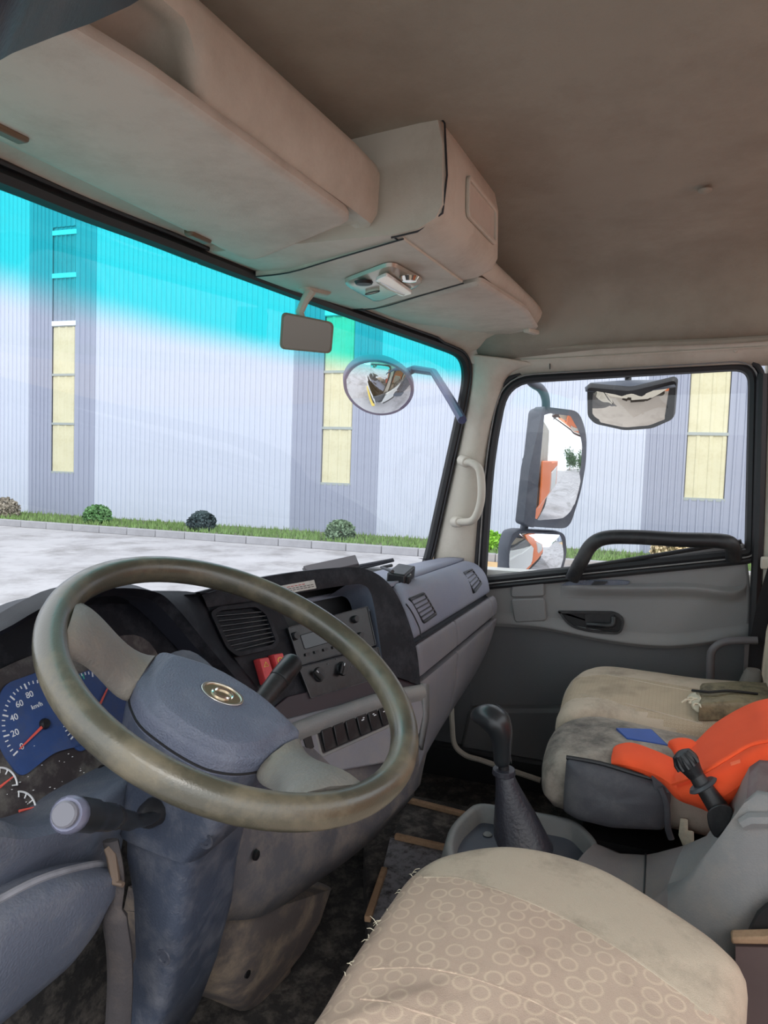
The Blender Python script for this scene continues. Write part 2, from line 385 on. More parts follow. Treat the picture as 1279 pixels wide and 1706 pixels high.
# --- the truck's own outside, seen in its mirrors
tb = thing('truck_body', (1.0, -3.0, -.6), 'orange and white truck body behind the cab, reflected in the door mirror', 'truck body')
obj('side_panel', MB().box((.2, -3.6, .35), (1.7, 5.4, 1.3)), ORB, tb, bevel=.03)
for i in range(12):
    obj('vent_slat', MB().box((1.075, -1.3-i*.24, .62), (.04, .12, .55)), SLOTM, tb, bevel=.01)
for i in range(12):
    obj('vent_slot', MB().box((1.055, -1.42-i*.24, .62), (.03, .10, .55)), GRILLD, tb)
obj('cab_rear_skin', MB().slab([V((1.07, -.2, -.25)), V((1.07, -1.0, -.25)), V((1.07, -1.0, 1.0)), V((1.07, -.2, 1.0))], (.02, 0, 0)), ORB, tb, bevel=.01)
obj('rear_wheel_guard', MB().box((.2, -3.8, -.6), (1.7, 5.0, .6)), GRILLD, tb)
TREEM = M('far_tree_leaves', (84, 116, 78), .9, mott=.3, mscale=2)
for i, (a, b, s) in enumerate(((62, 16, 3.0), (72, 8.5, 4.0), (92, 15, 3.6))):
    t = thing('tree', E(a, b), ['slim green tree far behind the truck, nearest the warehouse end', 'tall full green tree far behind the truck in the yard', 'farthest green tree behind the truck, past the warehouse end'][i], 'tree', None)
    vs = []; fs = []
    for q in range(900):
        p = V((random.gauss(0, .45), random.gauss(0, .45), random.gauss(0, .5)))
        cc = E(a+p.x*s, b+p.y*s, s*1.3+p.z*s); u = V((random.gauss(0, 1), random.gauss(0, 1), random.gauss(0, 1))).normalized()*.4; w = u.orthogonal().normalized()*.3
        k = len(vs); vs += [cc-u, cc+w, cc+u, cc-w]; fs.append((k, k+1, k+2, k+3))
    obj('foliage', MB().add(vs, fs), TREEM, t, flat=True, kind='stuff')
    obj('trunk', MB().tube([E(a, b), E(a, b, s*1.3)], .2, 8), WOOD, t)
# ================================================================== CAB SHELL
# floor
FZ = .045
struct('floor', MB().box((0, .2, FZ-.03), (2.0, 1.7, .06)), FLOORM, 'dirty black rubber cab floor')
# headliner: across the cab and curved down to the side rails
def ceil(u, v):
    x = -1+2*u; ax = abs(x)
    z = 1.50 - .04*ax**2
    if ax > .70: z -= .160*((ax-.70)/.30)**2.2
    yf = min(.74, wsy(x, 1.37))
    return V((x*.958, -.75+v*(yf+.75), z-.02*max(0, (v-.75)/.25)))
struct('ceiling', MB().grid(40, 12, ceil), HEADL, 'stained taupe cloth headliner over the cab', solid=.012)
obj('roof_screw', MB(frame((.35, -.02, 1.483), (1, 0, 0), (0, 1, 0), (0, 0, 1))).lathe([(.001, -.006), (.006, -.006), (.011, -.003), (.012, 0), (.001, 0)], 14), HEADL, None, label='small round plug in the taupe headliner', cat='plug')
# windscreen
def wsp(u, v):
    x = -.95+u*1.9; zt = 1.352 - .075*max(0, x/.95)**4 - .02*max(0, -x/.95)**4
    z = .66+v*(zt-.66); return V((x, wsy(x, z), z))
wm = bpy.data.materials.new('windscreen_glass'); wm.use_nodes = True
nt = wm.node_tree; N = nt.nodes; L = nt.links; N.remove(N['Principled BSDF'])
geo = N.new('ShaderNodeNewGeometry'); sx = N.new('ShaderNodeSeparateXYZ'); L.new(geo.outputs['Position'], sx.inputs[0])
def ma(op, a, b):
    n = N.new('ShaderNodeMath'); n.operation = op
    for s, v in ((n.inputs[0], a), (n.inputs[1], b)):
        if isinstance(v, (int, float)): s.default_value = v
        else: L.new(v, s)
    return n.outputs[0]
xx = ma('MULTIPLY', sx.outputs[0], sx.outputs[0])
zz = ma('ADD', sx.outputs[2], ma('MULTIPLY', xx, TINTK if 'TINTK' in globals() else .0))
mr = N.new('ShaderNodeMapRange'); mr.interpolation_type = 'SMOOTHSTEP'; L.new(zz, mr.inputs[0])
_b = [WS(0, 452), WS(400, 562), WS(600, 612), WS(745, 645)]
TB = sum(p.z for p in _b)/4
mr.inputs[1].default_value = TB-.03; mr.inputs[2].default_value = TB+.03
cm = N.new('ShaderNodeMix'); cm.data_type = 'RGBA'; L.new(mr.outputs[0], cm.inputs[0])
cm.inputs[6].default_value = (.97, .98, 1, 1); cm.inputs[7].default_value = (.055, .93, .90, 1)
tr = N.new('ShaderNodeBsdfTransparent'); L.new(cm.outputs[2], tr.inputs[0])
gl = N.new('ShaderNodeBsdfGlossy'); gl.inputs['Roughness'].default_value = .02
mx = N.new('ShaderNodeMixShader'); mx.inputs[0].default_value = .07
L.new(tr.outputs[0], mx.inputs[1]); L.new(gl.outputs[0], mx.inputs[2]); L.new(mx.outputs[0], N['Material Output'].inputs[0])
w1 = struct('window_1', MB().grid(30, 14, wsp), wm, 'wide curved windscreen with a teal shade band along its top')
print('tint', [tuple(round(c, 3) for c in p) for p in _b])
dg = bpy.data.materials.new('door_glass'); dg.use_nodes = True
nt = dg.node_tree; N = nt.nodes; L = nt.links; N.remove(N['Principled BSDF'])
tr = N.new('ShaderNodeBsdfTransparent'); tr.inputs[0].default_value = (.97, .98, .99, 1); gl = N.new('ShaderNodeBsdfGlossy'); gl.inputs['Roughness'].default_value = .02
mx = N.new('ShaderNodeMixShader'); mx.inputs[0].default_value = .04
L.new(tr.outputs[0], mx.inputs[1]); L.new(gl.outputs[0], mx.inputs[2]); L.new(mx.outputs[0], N['Material Output'].inputs[0])
# black seal round the windscreen
top = [WS(px, py) for px, py in ((2, 297), (140, 353), (270, 402), (400, 453), (500, 491), (600, 528), (680, 556), (740, 578))]
t0 = top[0]; left = [V((x, wsy(x, t0.z-.012*k), t0.z-.012*k)) for k, x in ((3, -.93), (2, -.8), (1, -.62))]
side = [WS(px, py) for px, py in ((768, 594), (776, 625), (770, 670), (755, 740), (735, 830), (716, 915), (706, 950))]
seal = catmull(left+top+side, 5)
obj('seal', MB().tube(seal, .0145, 8, flat=.85), RUBBER, w1)
obj('seal_lip', MB().tube([p+V((-.004, -.016, .010 if p.x < .8 else .004)) for p in seal], .0035, 6), RUBBER, w1)
# right A pillar between windscreen and door
pl_ = [(782, 590), (785, 620), (779, 670), (764, 745), (744, 835), (724, 925), (716, 960)]
pr_ = [(900, 608), (850, 622), (832, 660), (815, 720), (803, 800), (793, 900), (788, 975)]
pa = catmull([WS(*p, off=-.012) for p in pl_], 4); pb_ = catmull([P(*p, x=.992) for p in pr_], 4)
def apil(u, v):
    k = v*(len(pa)-1); i = int(k); f = k-i; i2 = min(i+1, len(pa)-1)
    A = pa[i].lerp(pa[i2], f); B = pb_[i].lerp(pb_[i2], f); p = A.lerp(B, u)
    return p + V((-.018, -.01, 0))*math.sin(u*math.pi)
struct('trim_1', MB().grid(8, 28, apil), PILLAR, 'beige front pillar trim between windscreen and passenger door', solid=.008)
struct('trim_12', MB().loft([[P(768, 576, x=.93), P(830, 565, x=.95), P(905, 557, x=.955)], [WS(778, 590, -.012), P(820, 582, x=.975), P(905, 575, x=.975)], [WS(786, 606, -.02), P(830, 604, x=.98), P(915, 606, x=.985)]], ring=False), PILLAR, 'beige corner trim where the front pillar meets the roof rail', solid=.006)
# roof side rail above the door window, with the cloth edge and the piping seam
XR = 1.0
rl1 = [P(770, 580, x=.945), P(840, 574, x=.950), P(897, 578, x=.953), P(1279, 562, x=.953), V((.953, -.75, 1.328))]
rl2 = [P(778, 600, x=.968), P(840, 600, x=.972), P(905, 599, x=.972), P(1279, 578, x=.972), V((.972, -.75, 1.29))]
rl3 = [P(786, 622, x=.985), P(840, 628, x=.994), P(915, 624, x=.995), P(1279, 608, x=.995), V((.995, -.75, 1.21))]
struct('trim_2', MB().loft([rl1, rl2, rl3], ring=False), PILLAR, 'beige roof rail trim above the passenger door window', solid=.008)
struct('trim_3', MB().tube(catmull([p+V((-.008, 0, 0)) for p in rl2], 5), .0028, 6), PILLAR, 'thin pale piping along the headliner edge')
struct('trim_4', MB().tube(catmull([P(850, 538, x=.945), P(872, 555, x=.948), P(884, 574, x=.948), P(905, 579, x=.948), P(1050, 573, x=.948), P(1279, 563, x=.948), V((.948, -.72, 1.33))], 5), .008, 8), HEADL, 'rolled edge of the headliner over the passenger door')
struct('trim_13', MB().box(P(916, 606, x=.976), (.004, .002, .03)), RUBBER, 'dark joint line across the roof rail trim')
obj('rail_screw', MB(frame(P(1225, 584, x=.972), (0, 1, 0), (0, 0, 1), (-1, 0, 0))).lathe([(.0001, .004), (.004, .004), (.006, 0)], 12), PILLAR, None, label='small screw head on the beige roof rail above the door', cat='screw')
# ------------------------------------------------------------------ passenger door
door = struct('door_1', MB().box((1.045, .17, .40), (.05, .95, .55)), SLOTM, 'grey passenger door with window, grab rail and inner handle')
tag(door, cat='door')
glass_o = rpoly([P(798, 972, x=1.0), P(812, 760, x=1.0), P(838, 628, x=1.0), P(1262, 602, x=1.0), P(1255, 925, x=1.0)], [.02, .3, .09, .06, .02], 7)
gpl = [p + V((.03, 0, 0)) for p in glass_o]
obj('window_glass', MB().add(gpl, [tuple(range(len(gpl)))]), dg, door, flat=True)
obj('window_seal', MB().tube(inset(glass_o, .008), .0135, 8, closed=True), RUBBER, door)
obj('outer_seal', MB().tube([p+V((-.006, 0, 0)) for p in inset(glass_o, -.012)], .008, 8, closed=True), RUBBER, door)
obj('seal_bead', MB().tube([p+V((-.0155, 0, 0)) for p in inset(glass_o, -.001)], .0022, 6, closed=True), GREYC, door)
# inner panels
XD = 1.0
def dp(px, py, dx=0): return P(px, py, x=XD+dx)
up_o = rpoly([dp(800, 972), dp(960, 950), dp(1100, 926), dp(1242, 903), dp(1252, 1000), dp(1246, 1066), dp(1120, 1077), dp(980, 1061), dp(900, 1045), dp(812, 1038)], [.01, .05, .05, .02, .05, .03, .1, .1, .1, .02], 5)
obj('upper_panel', MB().slab(up_o, (.03, 0, 0)), DOORP, door, bevel=.012, segs=3)
lo_o = [dp(770, 1030, .012), dp(900, 1030, .012), dp(1250, 1050, .012), V((1.012, -.22, .10)), V((1.012, .62, .10))]
obj('lower_panel', MB().slab(lo_o, (.02, 0, 0)), DOORL, door, bevel=.004)
po = rpoly([dp(780, 1182, -.03), dp(960, 1182, -.03), V((.97, -.15, .24)), V((.97, -.15, .07)), V((.97, .6, .07))], .02)
obj('map_pocket', MB().slab(po, (.05, 0, 0)), DOORL, door, bevel=.012)
# ledge that catches the light under the window line
def bulge_strip(nm, pix, hi, lo, amp, sharp_top):
    c = catmull([dp(*p) for p in pix], 6); m = len(c)-1
    def fn(u, v):
        k = u*m; i = min(int(k), m-1); p = c[i].lerp(c[i+1], k-i); w = min(1, 6*u, 6*(1-u))**.7; t = v
        f = (t/.25 if t < .25 else 1-(t-.25)/.75) if sharp_top else (t/.75 if t < .75 else 1-(t-.75)/.25)
        f = f*f*(3-2*f)
        return p + V((-.0015-amp*w*f, 0, hi-(hi+lo)*t))
    obj(nm, MB().grid(48, 16, fn), DOORP, door, ang=80)
bulge_strip('ledge', [(935, 975), (1000, 977), (1080, 977), (1150, 977), (1215, 984), (1243, 978)], .010, .034, .015, True)
bulge_strip('lower_lip', [(815, 1038), (900, 1044), (980, 1060), (1050, 1071), (1120, 1075), (1200, 1066), (1246, 1060)], .034, .008, .010, False)
# belt strip rubber
obj('belt_strip', MB().tube([dp(800, 969, -.004), dp(940, 950, -.006), dp(1100, 924, -.006), dp(1235, 902, -.004)], .006, 8), RUBBER, door)
# grab rail loop
gr = catmull([dp(952, 965, -.03), dp(968, 935, -.045), dp(985, 908, -.052), dp(1010, 896, -.055), dp(1060, 895, -.056), dp(1130, 899, -.056), dp(1195, 901, -.054), dp(1218, 908, -.05), dp(1222, 932, -.03)], 6)
obj('grab_rail', MB().tube(gr, .0155, 12, flat=1.25, up=(1, 0, 0)), BLACKP, door)
# window switch cover, square ashtray lid, handle recess
sw = rpoly([dp(935, 975, -.002), dp(950, 966, -.002), dp(1035, 966, -.002), dp(1050, 968, -.002), dp(1045, 974, -.002)], .004)
obj('switch_plate', MB().slab(sw, (-.006, 0, 0)), DASHB, door, bevel=.002)
obj('window_switch', MB().slab(rpoly([dp(985, 974, -.007), dp(990, 968, -.007), dp(1012, 968, -.007), dp(1008, 973, -.007)], .002), (-.006, 0, 0)), BLACKP, door, bevel=.001)
for q, nm in (([(853, 972), (907, 968), (908, 993), (851, 995)], 'cubby_cap'), ([(851, 997), (908, 995), (911, 1034), (858, 1037)], 'cubby_lid')):
    obj(nm, MB().slab(rpoly([dp(*p, -.001) for p in q], .012), (-.009, 0, 0)), DOORP, door, bevel=.005)
hr = rpoly([dp(929, 1017, -.001), dp(1025, 1018, -.001), dp(1041, 1030, -.001), dp(1036, 1056, -.001), dp(985, 1053, -.001), dp(948, 1043, -.001)], [.005, .02, .02, .02, .05, .05], 5)
hi = inset(hr, .0065)
obj('handle_bezel', MB().frame(hr, hi, (-.010, 0, 0)), BLACKP, door, bevel=.002)
obj('handle_cup', MB().slab(hi, (-.003, 0, 0)), VENTD, door)
hl = catmull([dp(978, 1041, -.012), dp(1000, 1042, -.02), dp(1020, 1041, -.02), dp(1022, 1028, -.012)], 5)
obj('door_handle', MB().tube(hl, .0055, 10, flat=1.3), BLACKP, door)
obj('handle_plate', MB().slab(rpoly([dp(974, 1022, -.004), dp(1022, 1022, -.004), dp(1026, 1032, -.004), dp(1020, 1048, -.004), dp(975, 1047, -.004)], .006), (-.003, 0, 0)), BLACKP, door, bevel=.001)
# B pillar and rear jamb
struct('wall_right', MB().hexa([V((.955, -.21, .05)), V((1.04, -.21, .05)), V((1.04, -.75, .05)), V((.955, -.75, .05)), V((.985, -.185, 1.30)), V((1.05, -.185, 1.30)), V((1.05, -.75, 1.30)), V((.985, -.75, 1.30))]), PILLAR, 'beige rear door pillar beside the passenger seat', bevel=.02)
struct('trim_5', MB().tube([V((.985, -.178, 1.22)), V((.985, -.186, .85)), V((.985, -.19, .45)), V((.985, -.19, .1))], .014, 8), RUBBER, 'black rubber seal on the rear door jamb')
# door aperture seal loop near the floor
struct('trim_6', MB().tube(catmull([P(752, 1180, x=.93), P(753, 1205, x=.93), P(757, 1240, x=.93), P(775, 1258, x=.93), P(800, 1266, x=.93), P(835, 1278, x=.93), P(900, 1300, x=.93)], 6), .008, 8), PILLAR, 'pale loose door seal by the passenger footwell')
struct('wall_front', MB().slab([V((-.9, .92, .05)), V((.98, .78, .05)), V((.98, .74, .60)), V((.5, .85, .60)), V((-.9, .90, .60))], (0, .03, 0)), FLOORM, 'black firewall under the dashboard')
# driver side door seal and roof edge in the near top corner
sl_ = [P(-60, 104, x=-.86), P(0, 74, x=-.82), P(75, 48, x=-.76), P(140, 26, x=-.72), P(205, -2, x=-.68), P(300, -60, x=-.64)]
struct('trim_7', MB().tube(catmull(sl_, 4), .004, 8), PILLAR, 'pale bead along the driver side headliner edge')
struct('trim_8', MB().loft([[q, q+V((-.02, -.05, .028)), q+V((-.05, -.11, .05)), q+V((-.12, -.16, .05))] for q in sl_], ring=False), DASHD, 'dark blue-grey cloth edge over the driver door', solid=.01)
struct('trim_9', MB().tube(catmull([q+V((-.018, -.045, .016)) for q in sl_], 4), .006, 8), RUBBER, 'black rubber bead over the driver door')
# ================================================================== OVERHEAD SHELF
ov = thing('overhead_shelf', (0, .55, 1.35), 'beige overhead storage shelf along the top of the windscreen', 'overhead shelf')
def zt(x):      # height of the windscreen's top seal at x
    pts = left[::1]+top+side[:2]
    pts = sorted(pts, key=lambda p: p.x)
    for a, b in zip(pts, pts[1:]):
        if a.x <= x <= b.x: return a.z+(b.z-a.z)*(x-a.x)/max(1e-6, b.x-a.x)
    return pts[0].z if x < pts[0].x else pts[-1].z
def ovsec(x, lipy, lipz, w=1.0, notch=0.0):   # yz profile of the shelf at x
    z0 = zt(x); hy = wsy(x, z0); zu = 1.368; n = notch
    return [V((x, hy+.010, z0-.009)), V((x, hy-.003, z0+.009)), V((x, hy-.016, z0+.013)), V((x, hy-.034, min(1.366, z0+.02))),
            V((x, lipy+.06, zu+.03*n)), V((x, lipy+.032, zu+.045*n)), V((x, lipy+.024-.004*n, 1.362+.052*n)), V((x, lipy+.012, 1.361+.05*n)), V((x, lipy+.002, 1.374+.04*n)), V((x, lipy-.002, lipz-.02)), V((x, lipy+.004, lipz-.006)), V((x, lipy+.014, lipz)),
            V((x, lipy+.03, lipz-.004)), V((x, lipy+.04, lipz-.03)), V((x, hy-.06, 1.41)), V((x, hy, 1.41))]
XN = P(322, 140, y=.41).x
obj('shelf_left', MB().loft([ovsec(x, .408, 1.448, notch=k) for x, k in ((-.98, 1), (-.7, 1), (XN-.05, 1), (XN-.012, 1), (XN-.004, .85), (XN+.006, .3), (XN+.016, .05), (XN+.03, 0), (-.15, 0))] + [ovsec(-.075, .410, 1.446), ovsec(-.062, .418, 1.44), ovsec(-.058, .43, 1.43)]), BEIGE, ov, ang=50)
def ovr(x, k):
    q = ovsec(x, .345, 1.405); c = V((x, .5, 1.37))
    return [c+(p-c)*k for p in q]
obj('shelf_right', MB().loft([ovr(.275, 1), ovr(.5, 1), ovr(.75, 1), ovr(.86, .98), ovr(.90, .94), ovr(.925, .86), ovr(.935, .7)]), BEIGE, ov, ang=50)
# middle box with a slanted rear face
def bx(x, k=1.0):
    z0 = zt(x); hy = wsy(x, z0); q = [V((x, hy+.010, z0-.009)), V((x, hy-.003, z0+.009)), V((x, hy-.03, 1.352)), V((x, .395, 1.346)), V((x, .355, 1.350)), V((x, .328, 1.362)), V((x, .318, 1.38)), V((x, .318, 1.46)), V((x, .326, 1.498)), V((x, .345, 1.512)), V((x, .72, 1.505))]
    c = V((x, .55, 1.43)); return [c+(p-c)*k for p in q]
obj('storage_box', MB().loft([bx(-.058, .985), bx(-.050, 1), bx(.255, 1), bx(.268, .985), bx(.272, .95)]), BEIGE, ov, ang=50)
fw = [V((.045, .3175, 1.455)), V((.225, .3175, 1.455)), V((.225, .3175, 1.392)), V((.045, .3175, 1.392))]
fo = rpoly(fw, .014); fi = inset(fo, .007)
obj('box_recess_frame', MB().frame(fo, fi, (0, -.006, 0)), BEIGE, ov, bevel=.0015)
obj('box_recess', MB().slab([p+V((0, -.0005, 0)) for p in fi], (0, -.001, 0)), BEIGE2, ov)
obj('box_seam', MB().tube([V((-.052, .40, 1.345)), V((-.053, .36, 1.349)), V((-.0535, .322, 1.37)), V((-.0535, .316, 1.42)), V((-.0535, .32, 1.49)), V((-.0535, .335, 1.509))], .0015, 6), RUBBER, ov)
obj('box_seam', MB().tube([V((-.05, .396, 1.3455)), V((.27, .396, 1.3455))], .0015, 6), RUBBER, ov)
# centre panel under the shelf, with its seams
zc = 1.3435
cp = [P(440, 462, z=zc), P(672, 398, z=zc), P(772, 472, z=zc), P(640, 506, z=zc), P(560, 515, z=zc)]
cp[0] = P(400, 456, z=zc+.006)
obj('centre_panel', MB().slab([P(425, 462, z=zc), P(482, 455, z=zc), P(672, 399, z=zc), P(771, 471, z=zc), P(625, 513, z=zc), P(570, 516, z=zc)], (0, 0, .012)), BEIGE, ov, bevel=.002)
obj('panel_seam', MB().tube(catmull([P(425, 461, z=zc), P(482, 454, z=zc), P(560, 431, z=zc), P(672, 398, z=zc)], 4), .0013, 5), RUBBER, ov)
obj('panel_seam', MB().tube(catmull([P(560, 516, z=zc), P(625, 514, z=zc), P(700, 493, z=zc), P(772, 472, z=zc)], 4), .0013, 5), RUBBER, ov)
# (grip notch is part of the left lip)
# dome lamp
lm = thing('dome_lamp', P(640, 465, z=1.34), 'clear and chrome dome lamp on the beige overhead panel', 'lamp')
lz = 1.342
lo = rpoly([P(568, 466, z=lz), P(652, 434, z=lz), P(709, 466, z=lz), P(625, 498, z=lz)], .03, 6)
LAMPP = M('satin_lamp_plastic', (186, 178, 164), .22, .3); LENSP = M('clear_lens', (232, 230, 224), .1, .25)
lc = sum(lo, V((0, 0, 0)))/len(lo); li = [lc+(p-lc)*.86+V((0, 0, -.012)) for p in lo]; li2 = [lc+(p-lc)*.72+V((0, 0, -.014)) for p in lo]
obj('lamp_body', MB().loft([lo, [lc+(p-lc)*.98+V((0, 0, -.006)) for p in lo], li, li2]), LAMPP, lm)
lz2 = 1.326
obj('lamp_lens', MB().slab(rpoly([P(624, 462, z=lz2), P(644, 453, z=lz2), P(688, 484, z=lz2), P(668, 489, z=lz2)], .012), (0, 0, -.006)), LENSP, lm, bevel=.002)
obj('lamp_bar', MB().tube([P(630, 468, z=lz2-.004), P(648, 480, z=lz2-.006), P(672, 489, z=lz2-.004)], .004, 8), CHROME, lm)
FS = frame(P(620, 485, z=lz2), P(632, 481, z=lz2)-P(608, 489, z=lz2), (0, 1, 0), (0, 0, -1)); ovl = [V((.019*math.cos(k*math.pi/12), .009*math.sin(k*math.pi/12), 0)) for k in range(24)]
lsw = obj('lamp_switch', MB(FS).prism(ovl, -.006, .003), BEIGE, lm)
obj('switch_outline', MB(FS).tube([p+V((0, 0, .003)) for p in ovl], .0011, 5, closed=True), VENTD, lsw)
obj('spot_lens', MB(frame(P(606, 472, z=lz2), (1, 0, 0), (0, 1, 0), (0, 0, 1))).lathe([(.001, -.003), (.014, -.002), (.017, .003), (.001, .004)], 18), VENTD, lm)
obj('spot_lens', MB(frame(P(682, 465, z=lz2), (1, 0, 0), (0, 1, 0), (0, 0, 1))).lathe([(.001, -.006), (.012, -.004), (.017, .003), (.001, .004)], 18), CHROME, lm)
# sun visors
vz = 1.346
v1 = thing('sun_visor', P(300, 280, z=vz), 'long beige sun visor folded up over the driver side of the windscreen', 'sun visor')
vo = rpoly([P(590, 368, z=vz), P(415, 440, z=vz), P(330, 396, z=vz), P(0, 238, z=vz), P(-220, 130, z=vz), P(0, -20, z=vz), P(252, 130, z=vz)], [.03, .06, .01, .01, .01, .01, .01], 6)
obj('pad', MB().loft([[p+V((0, 0, .014)) for p in inset(vo, .003)], [p+V((0, 0, .009)) for p in vo], [p+V((0, 0, .003)) for p in vo], [p for p in inset(vo, .004)], [p+V((0, 0, -.001)) for p in inset(vo, .012)]]), BEIGE2, v1)
for px, py in ((330, 393), (6, 214)):
    c = P(px, py, z=vz)
    obj('visor_clip', MB().box(c, (.05, .016, .012), R_(3)), M('clip_brown', (104, 86, 66), .5), v1, bevel=.004)
v2 = thing('sun_visor', P(760, 520, z=vz), 'short beige sun visor folded up on the passenger side of the overhead shelf', 'sun visor')
vz2 = 1.343
vo = rpoly([P(622, 517, z=vz2), P(800, 470, z=vz2), P(880, 520, z=vz2), P(897, 548, z=vz2), P(765, 572, z=vz2)], [.01, .03, .03, .02, .04], 6)
obj('pad', MB().loft([[p+V((0, 0, .012)) for p in inset(vo, .002)], [p+V((0, 0, .004)) for p in vo], [p for p in inset(vo, .004)], [p+V((0, 0, -.0015)) for p in inset(vo, .012)]]), BEIGE2, v2)
c = P(762, 574, z=1.34)
obj('visor_pivot', MB().tube([c+V((-.04, .012, .012)), c+V((-.02, .004, .002)), c+V((.03, -.004, -.002)), c+V((.06, 0, .008))], .007, 8), BEIGE, v2)
c = P(885, 552, z=1.338)
obj('visor_clip', MB().box(c, (.06, .02, .012), R_(-15)), BEIGE, v2, bevel=.004)
# interior mirror
im = thing('rear_view_mirror', P(520, 480, z=1.345), 'small beige rear-view mirror hanging from the overhead shelf', 'mirror')
mb0 = P(524, 481, z=1.347)
obj('bracket', MB(frame(mb0, (.95, -.3, 0), (.3, .95, 0), (0, 0, 1))).loft([rrect(0, 0, .075, .03, .014), [p*.98+V((0, 0, -.006)) for p in rrect(0, 0, .075, .03, .014)], [p*.8+V((0, 0, -.010)) for p in rrect(0, 0, .075, .03, .014)]]), BEIGE, im)
mc = P(511, 556, d=1.38)
arm = [P(518, 484, z=1.34), P(508, 500, z=1.322), mc+(P(499, 520, d=1.385)-mc)*1.0, mc+V((.005, .012, .02))]
obj('arm', MB().tube(arm, [.011, .0085, .0085, .008], 8), BEIGE, im)
nm = (CAM-mc).normalized(); nm = (nm + V((.14, -.0, -.05))).normalized()
ax = V((0, 0, 1)).cross(nm).normalized(); ay = nm.cross(ax)
ax = (ax*math.cos(R_(-4))+ay*math.sin(R_(-4))).normalized(); ay = nm.cross(ax)
F0 = frame(mc, ax, ay, nm)
sh = [V((-.050, -.033, 0)), V((.050, -.033, 0)), V((.050, .026, 0)), V((-.050, .036, 0))]
ro = rpoly(sh, .011, 6)
obj('mirror_body', MB(F0).loft([[p*.7+V((0, 0, -.026)) for p in ro], [p*.93+V((0, 0, -.02)) for p in ro], [p+V((0, 0, -.004)) for p in ro], [p+V((0, 0, .003)) for p in ro], [V((p.x*.95, p.y*.94, .004)) for p in ro]]), M('mirror_case', (124, 112, 96), .5), im)
obj('mirror_glass', MB(F0).prism([V((p.x*.92, p.y*.90, 0)) for p in ro], .003, .0048), MIRRORD, im, flat=True)
# pillar grab handle
gh = thing('grab_handle', P(790, 830, x=.95), 'cream plastic grab handle on the right front pillar', 'handle')
hp = catmull([P(772, 770, x=.93), P(788, 772, x=.92), P(799, 785, x=.91), P(802, 820, x=.905), P(797, 850, x=.91), P(785, 868, x=.92), P(760, 869, x=.93)], 6)
obj('grip', MB().tube(hp, .0125, 12, flat=.85), PILLAR, gh)
for q, dv in ((hp[0], V((.02, .012, .006))), (hp[-1], V((.02, .012, -.003)))):
    obj('end_cap', MB().tube([q+V((-.006, -.012, 0)), q+dv*1.0], [.0155, .0165], 12), PILLAR, gh, bevel=.003)
# ================================================================== DASHBOARD
da = thing('dashboard', (0, .7, .4), 'blue-grey and black truck dashboard across the cab', 'dashboard')
# --- passenger side: upper vent panel, lip row, lower panels, each its own curved shell
def dsec(pix_l, pix_r, xl=.32, xr=.94, n=6):
    a = catmull([P(*p, x=xl) for p in pix_l], n); b = catmull([P(*p, x=xr) for p in pix_r], n); return a, b
def shell(name, a, b, u0, u1, mat, th=.02, rd=.006, nu=10, bow=.0, parent=da, cen=None):
    m = len(a)-1; secs = []
    for i in range(nu+1):
        t = i/nu; u = u0+(u1-u0)*t
        e = min(t, 1-t)*abs(u1-u0)*.62
        s = rd*(1-min(1, e/rd))**2 if e < rd else 0
        secs.append((u, s))
    outer = []; 
    fine = sorted(set([0, .004, .010, .018] + [i/nu for i in range(1, nu)] + [1-.018, 1-.010, 1-.004, 1]))
    for t in fine:
        u = u0+(u1-u0)*t; e = min(t, 1-t)*abs(u1-u0)*.62; s = rd*(1-min(1, e/rd))**2
        row = []
        pts = [a[j].lerp(b[j], u) for j in range(m+1)]
        for j, p in enumerate(pts):
            tg = (pts[min(j+1, m)]-pts[max(j-1, 0)]).normalized(); nn = tg.cross(V((1, 0, 0)));
            if nn.y > 0: nn = -nn
            ev = min(j, m-j)/m*sum((pts[k+1]-pts[k]).length for k in range(m)); sv = rd*(1-min(1, ev/rd))**2
            row.append(p - nn*max(s, sv) + V((0, bow*math.sin(math.pi*u), 0)))
        outer.append(row)
    back = [[p+V((0, th, -th*.2)) for p in r] for r in outer]
    secs = [r + b_[::-1] for r, b_ in zip(outer, back)]
    return obj(name, MB().loft(secs), mat, parent, ang=45)
aT, bT = dsec([(655, 972), (668, 978), (678, 990), (688, 1025), (694, 1066)], [(770, 932), (792, 938), (806, 950), (814, 966), (818, 988)])
VP = shell('vent_panel', aT, bT, 0, 1, VPAN, th=.03, rd=.012, bow=.0)
aM, bM = dsec([(696, 1072), (700, 1078), (702, 1100), (703, 1128)], [(820, 991), (826, 996), (829, 1008), (827, 1024)])
for u0, u1 in ((-.01, .395), (.402, .915), (.921, 1.0)): shell('lip_panel', aM, bM, u0, u1, DASH, rd=.006)
aL, bL = dsec([(703, 1134), (706, 1150), (708, 1200), (707, 1250), (690, 1300)], [(828, 1030), (826, 1040), (811, 1085), (775, 1150), (712, 1238)])
for u0, u1 in ((-.01, .395), (.402, .925), (.931, 1.0)): shell('lower_panel', aL, bL, u0, u1, DASH if u0 < 0 else DASH, rd=.006)
core = [p+V((0, .016, -.004)) for p in aT+aM+aL], [p+V((0, .016, -.004)) for p in bT+bM+bL]
obj('dash_core', MB().loft([[p for p in core[0]], [p+V((-.004, 0, 0)) for p in core[1]], [p+V((-.004, .12, 0)) for p in core[1]]], ring=False), HOODB, da)
from mathutils.bvhtree import BVHTree
def hitter(o):
    bv = BVHTree.FromPolygons([tuple(v.co+V(base(o))) for v in o.data.vertices], [tuple(p.vertices) for p in o.data.polygons])
    def f(px, py): return bv.ray_cast(CAM, ray(px, py).normalized())[0]
    return f
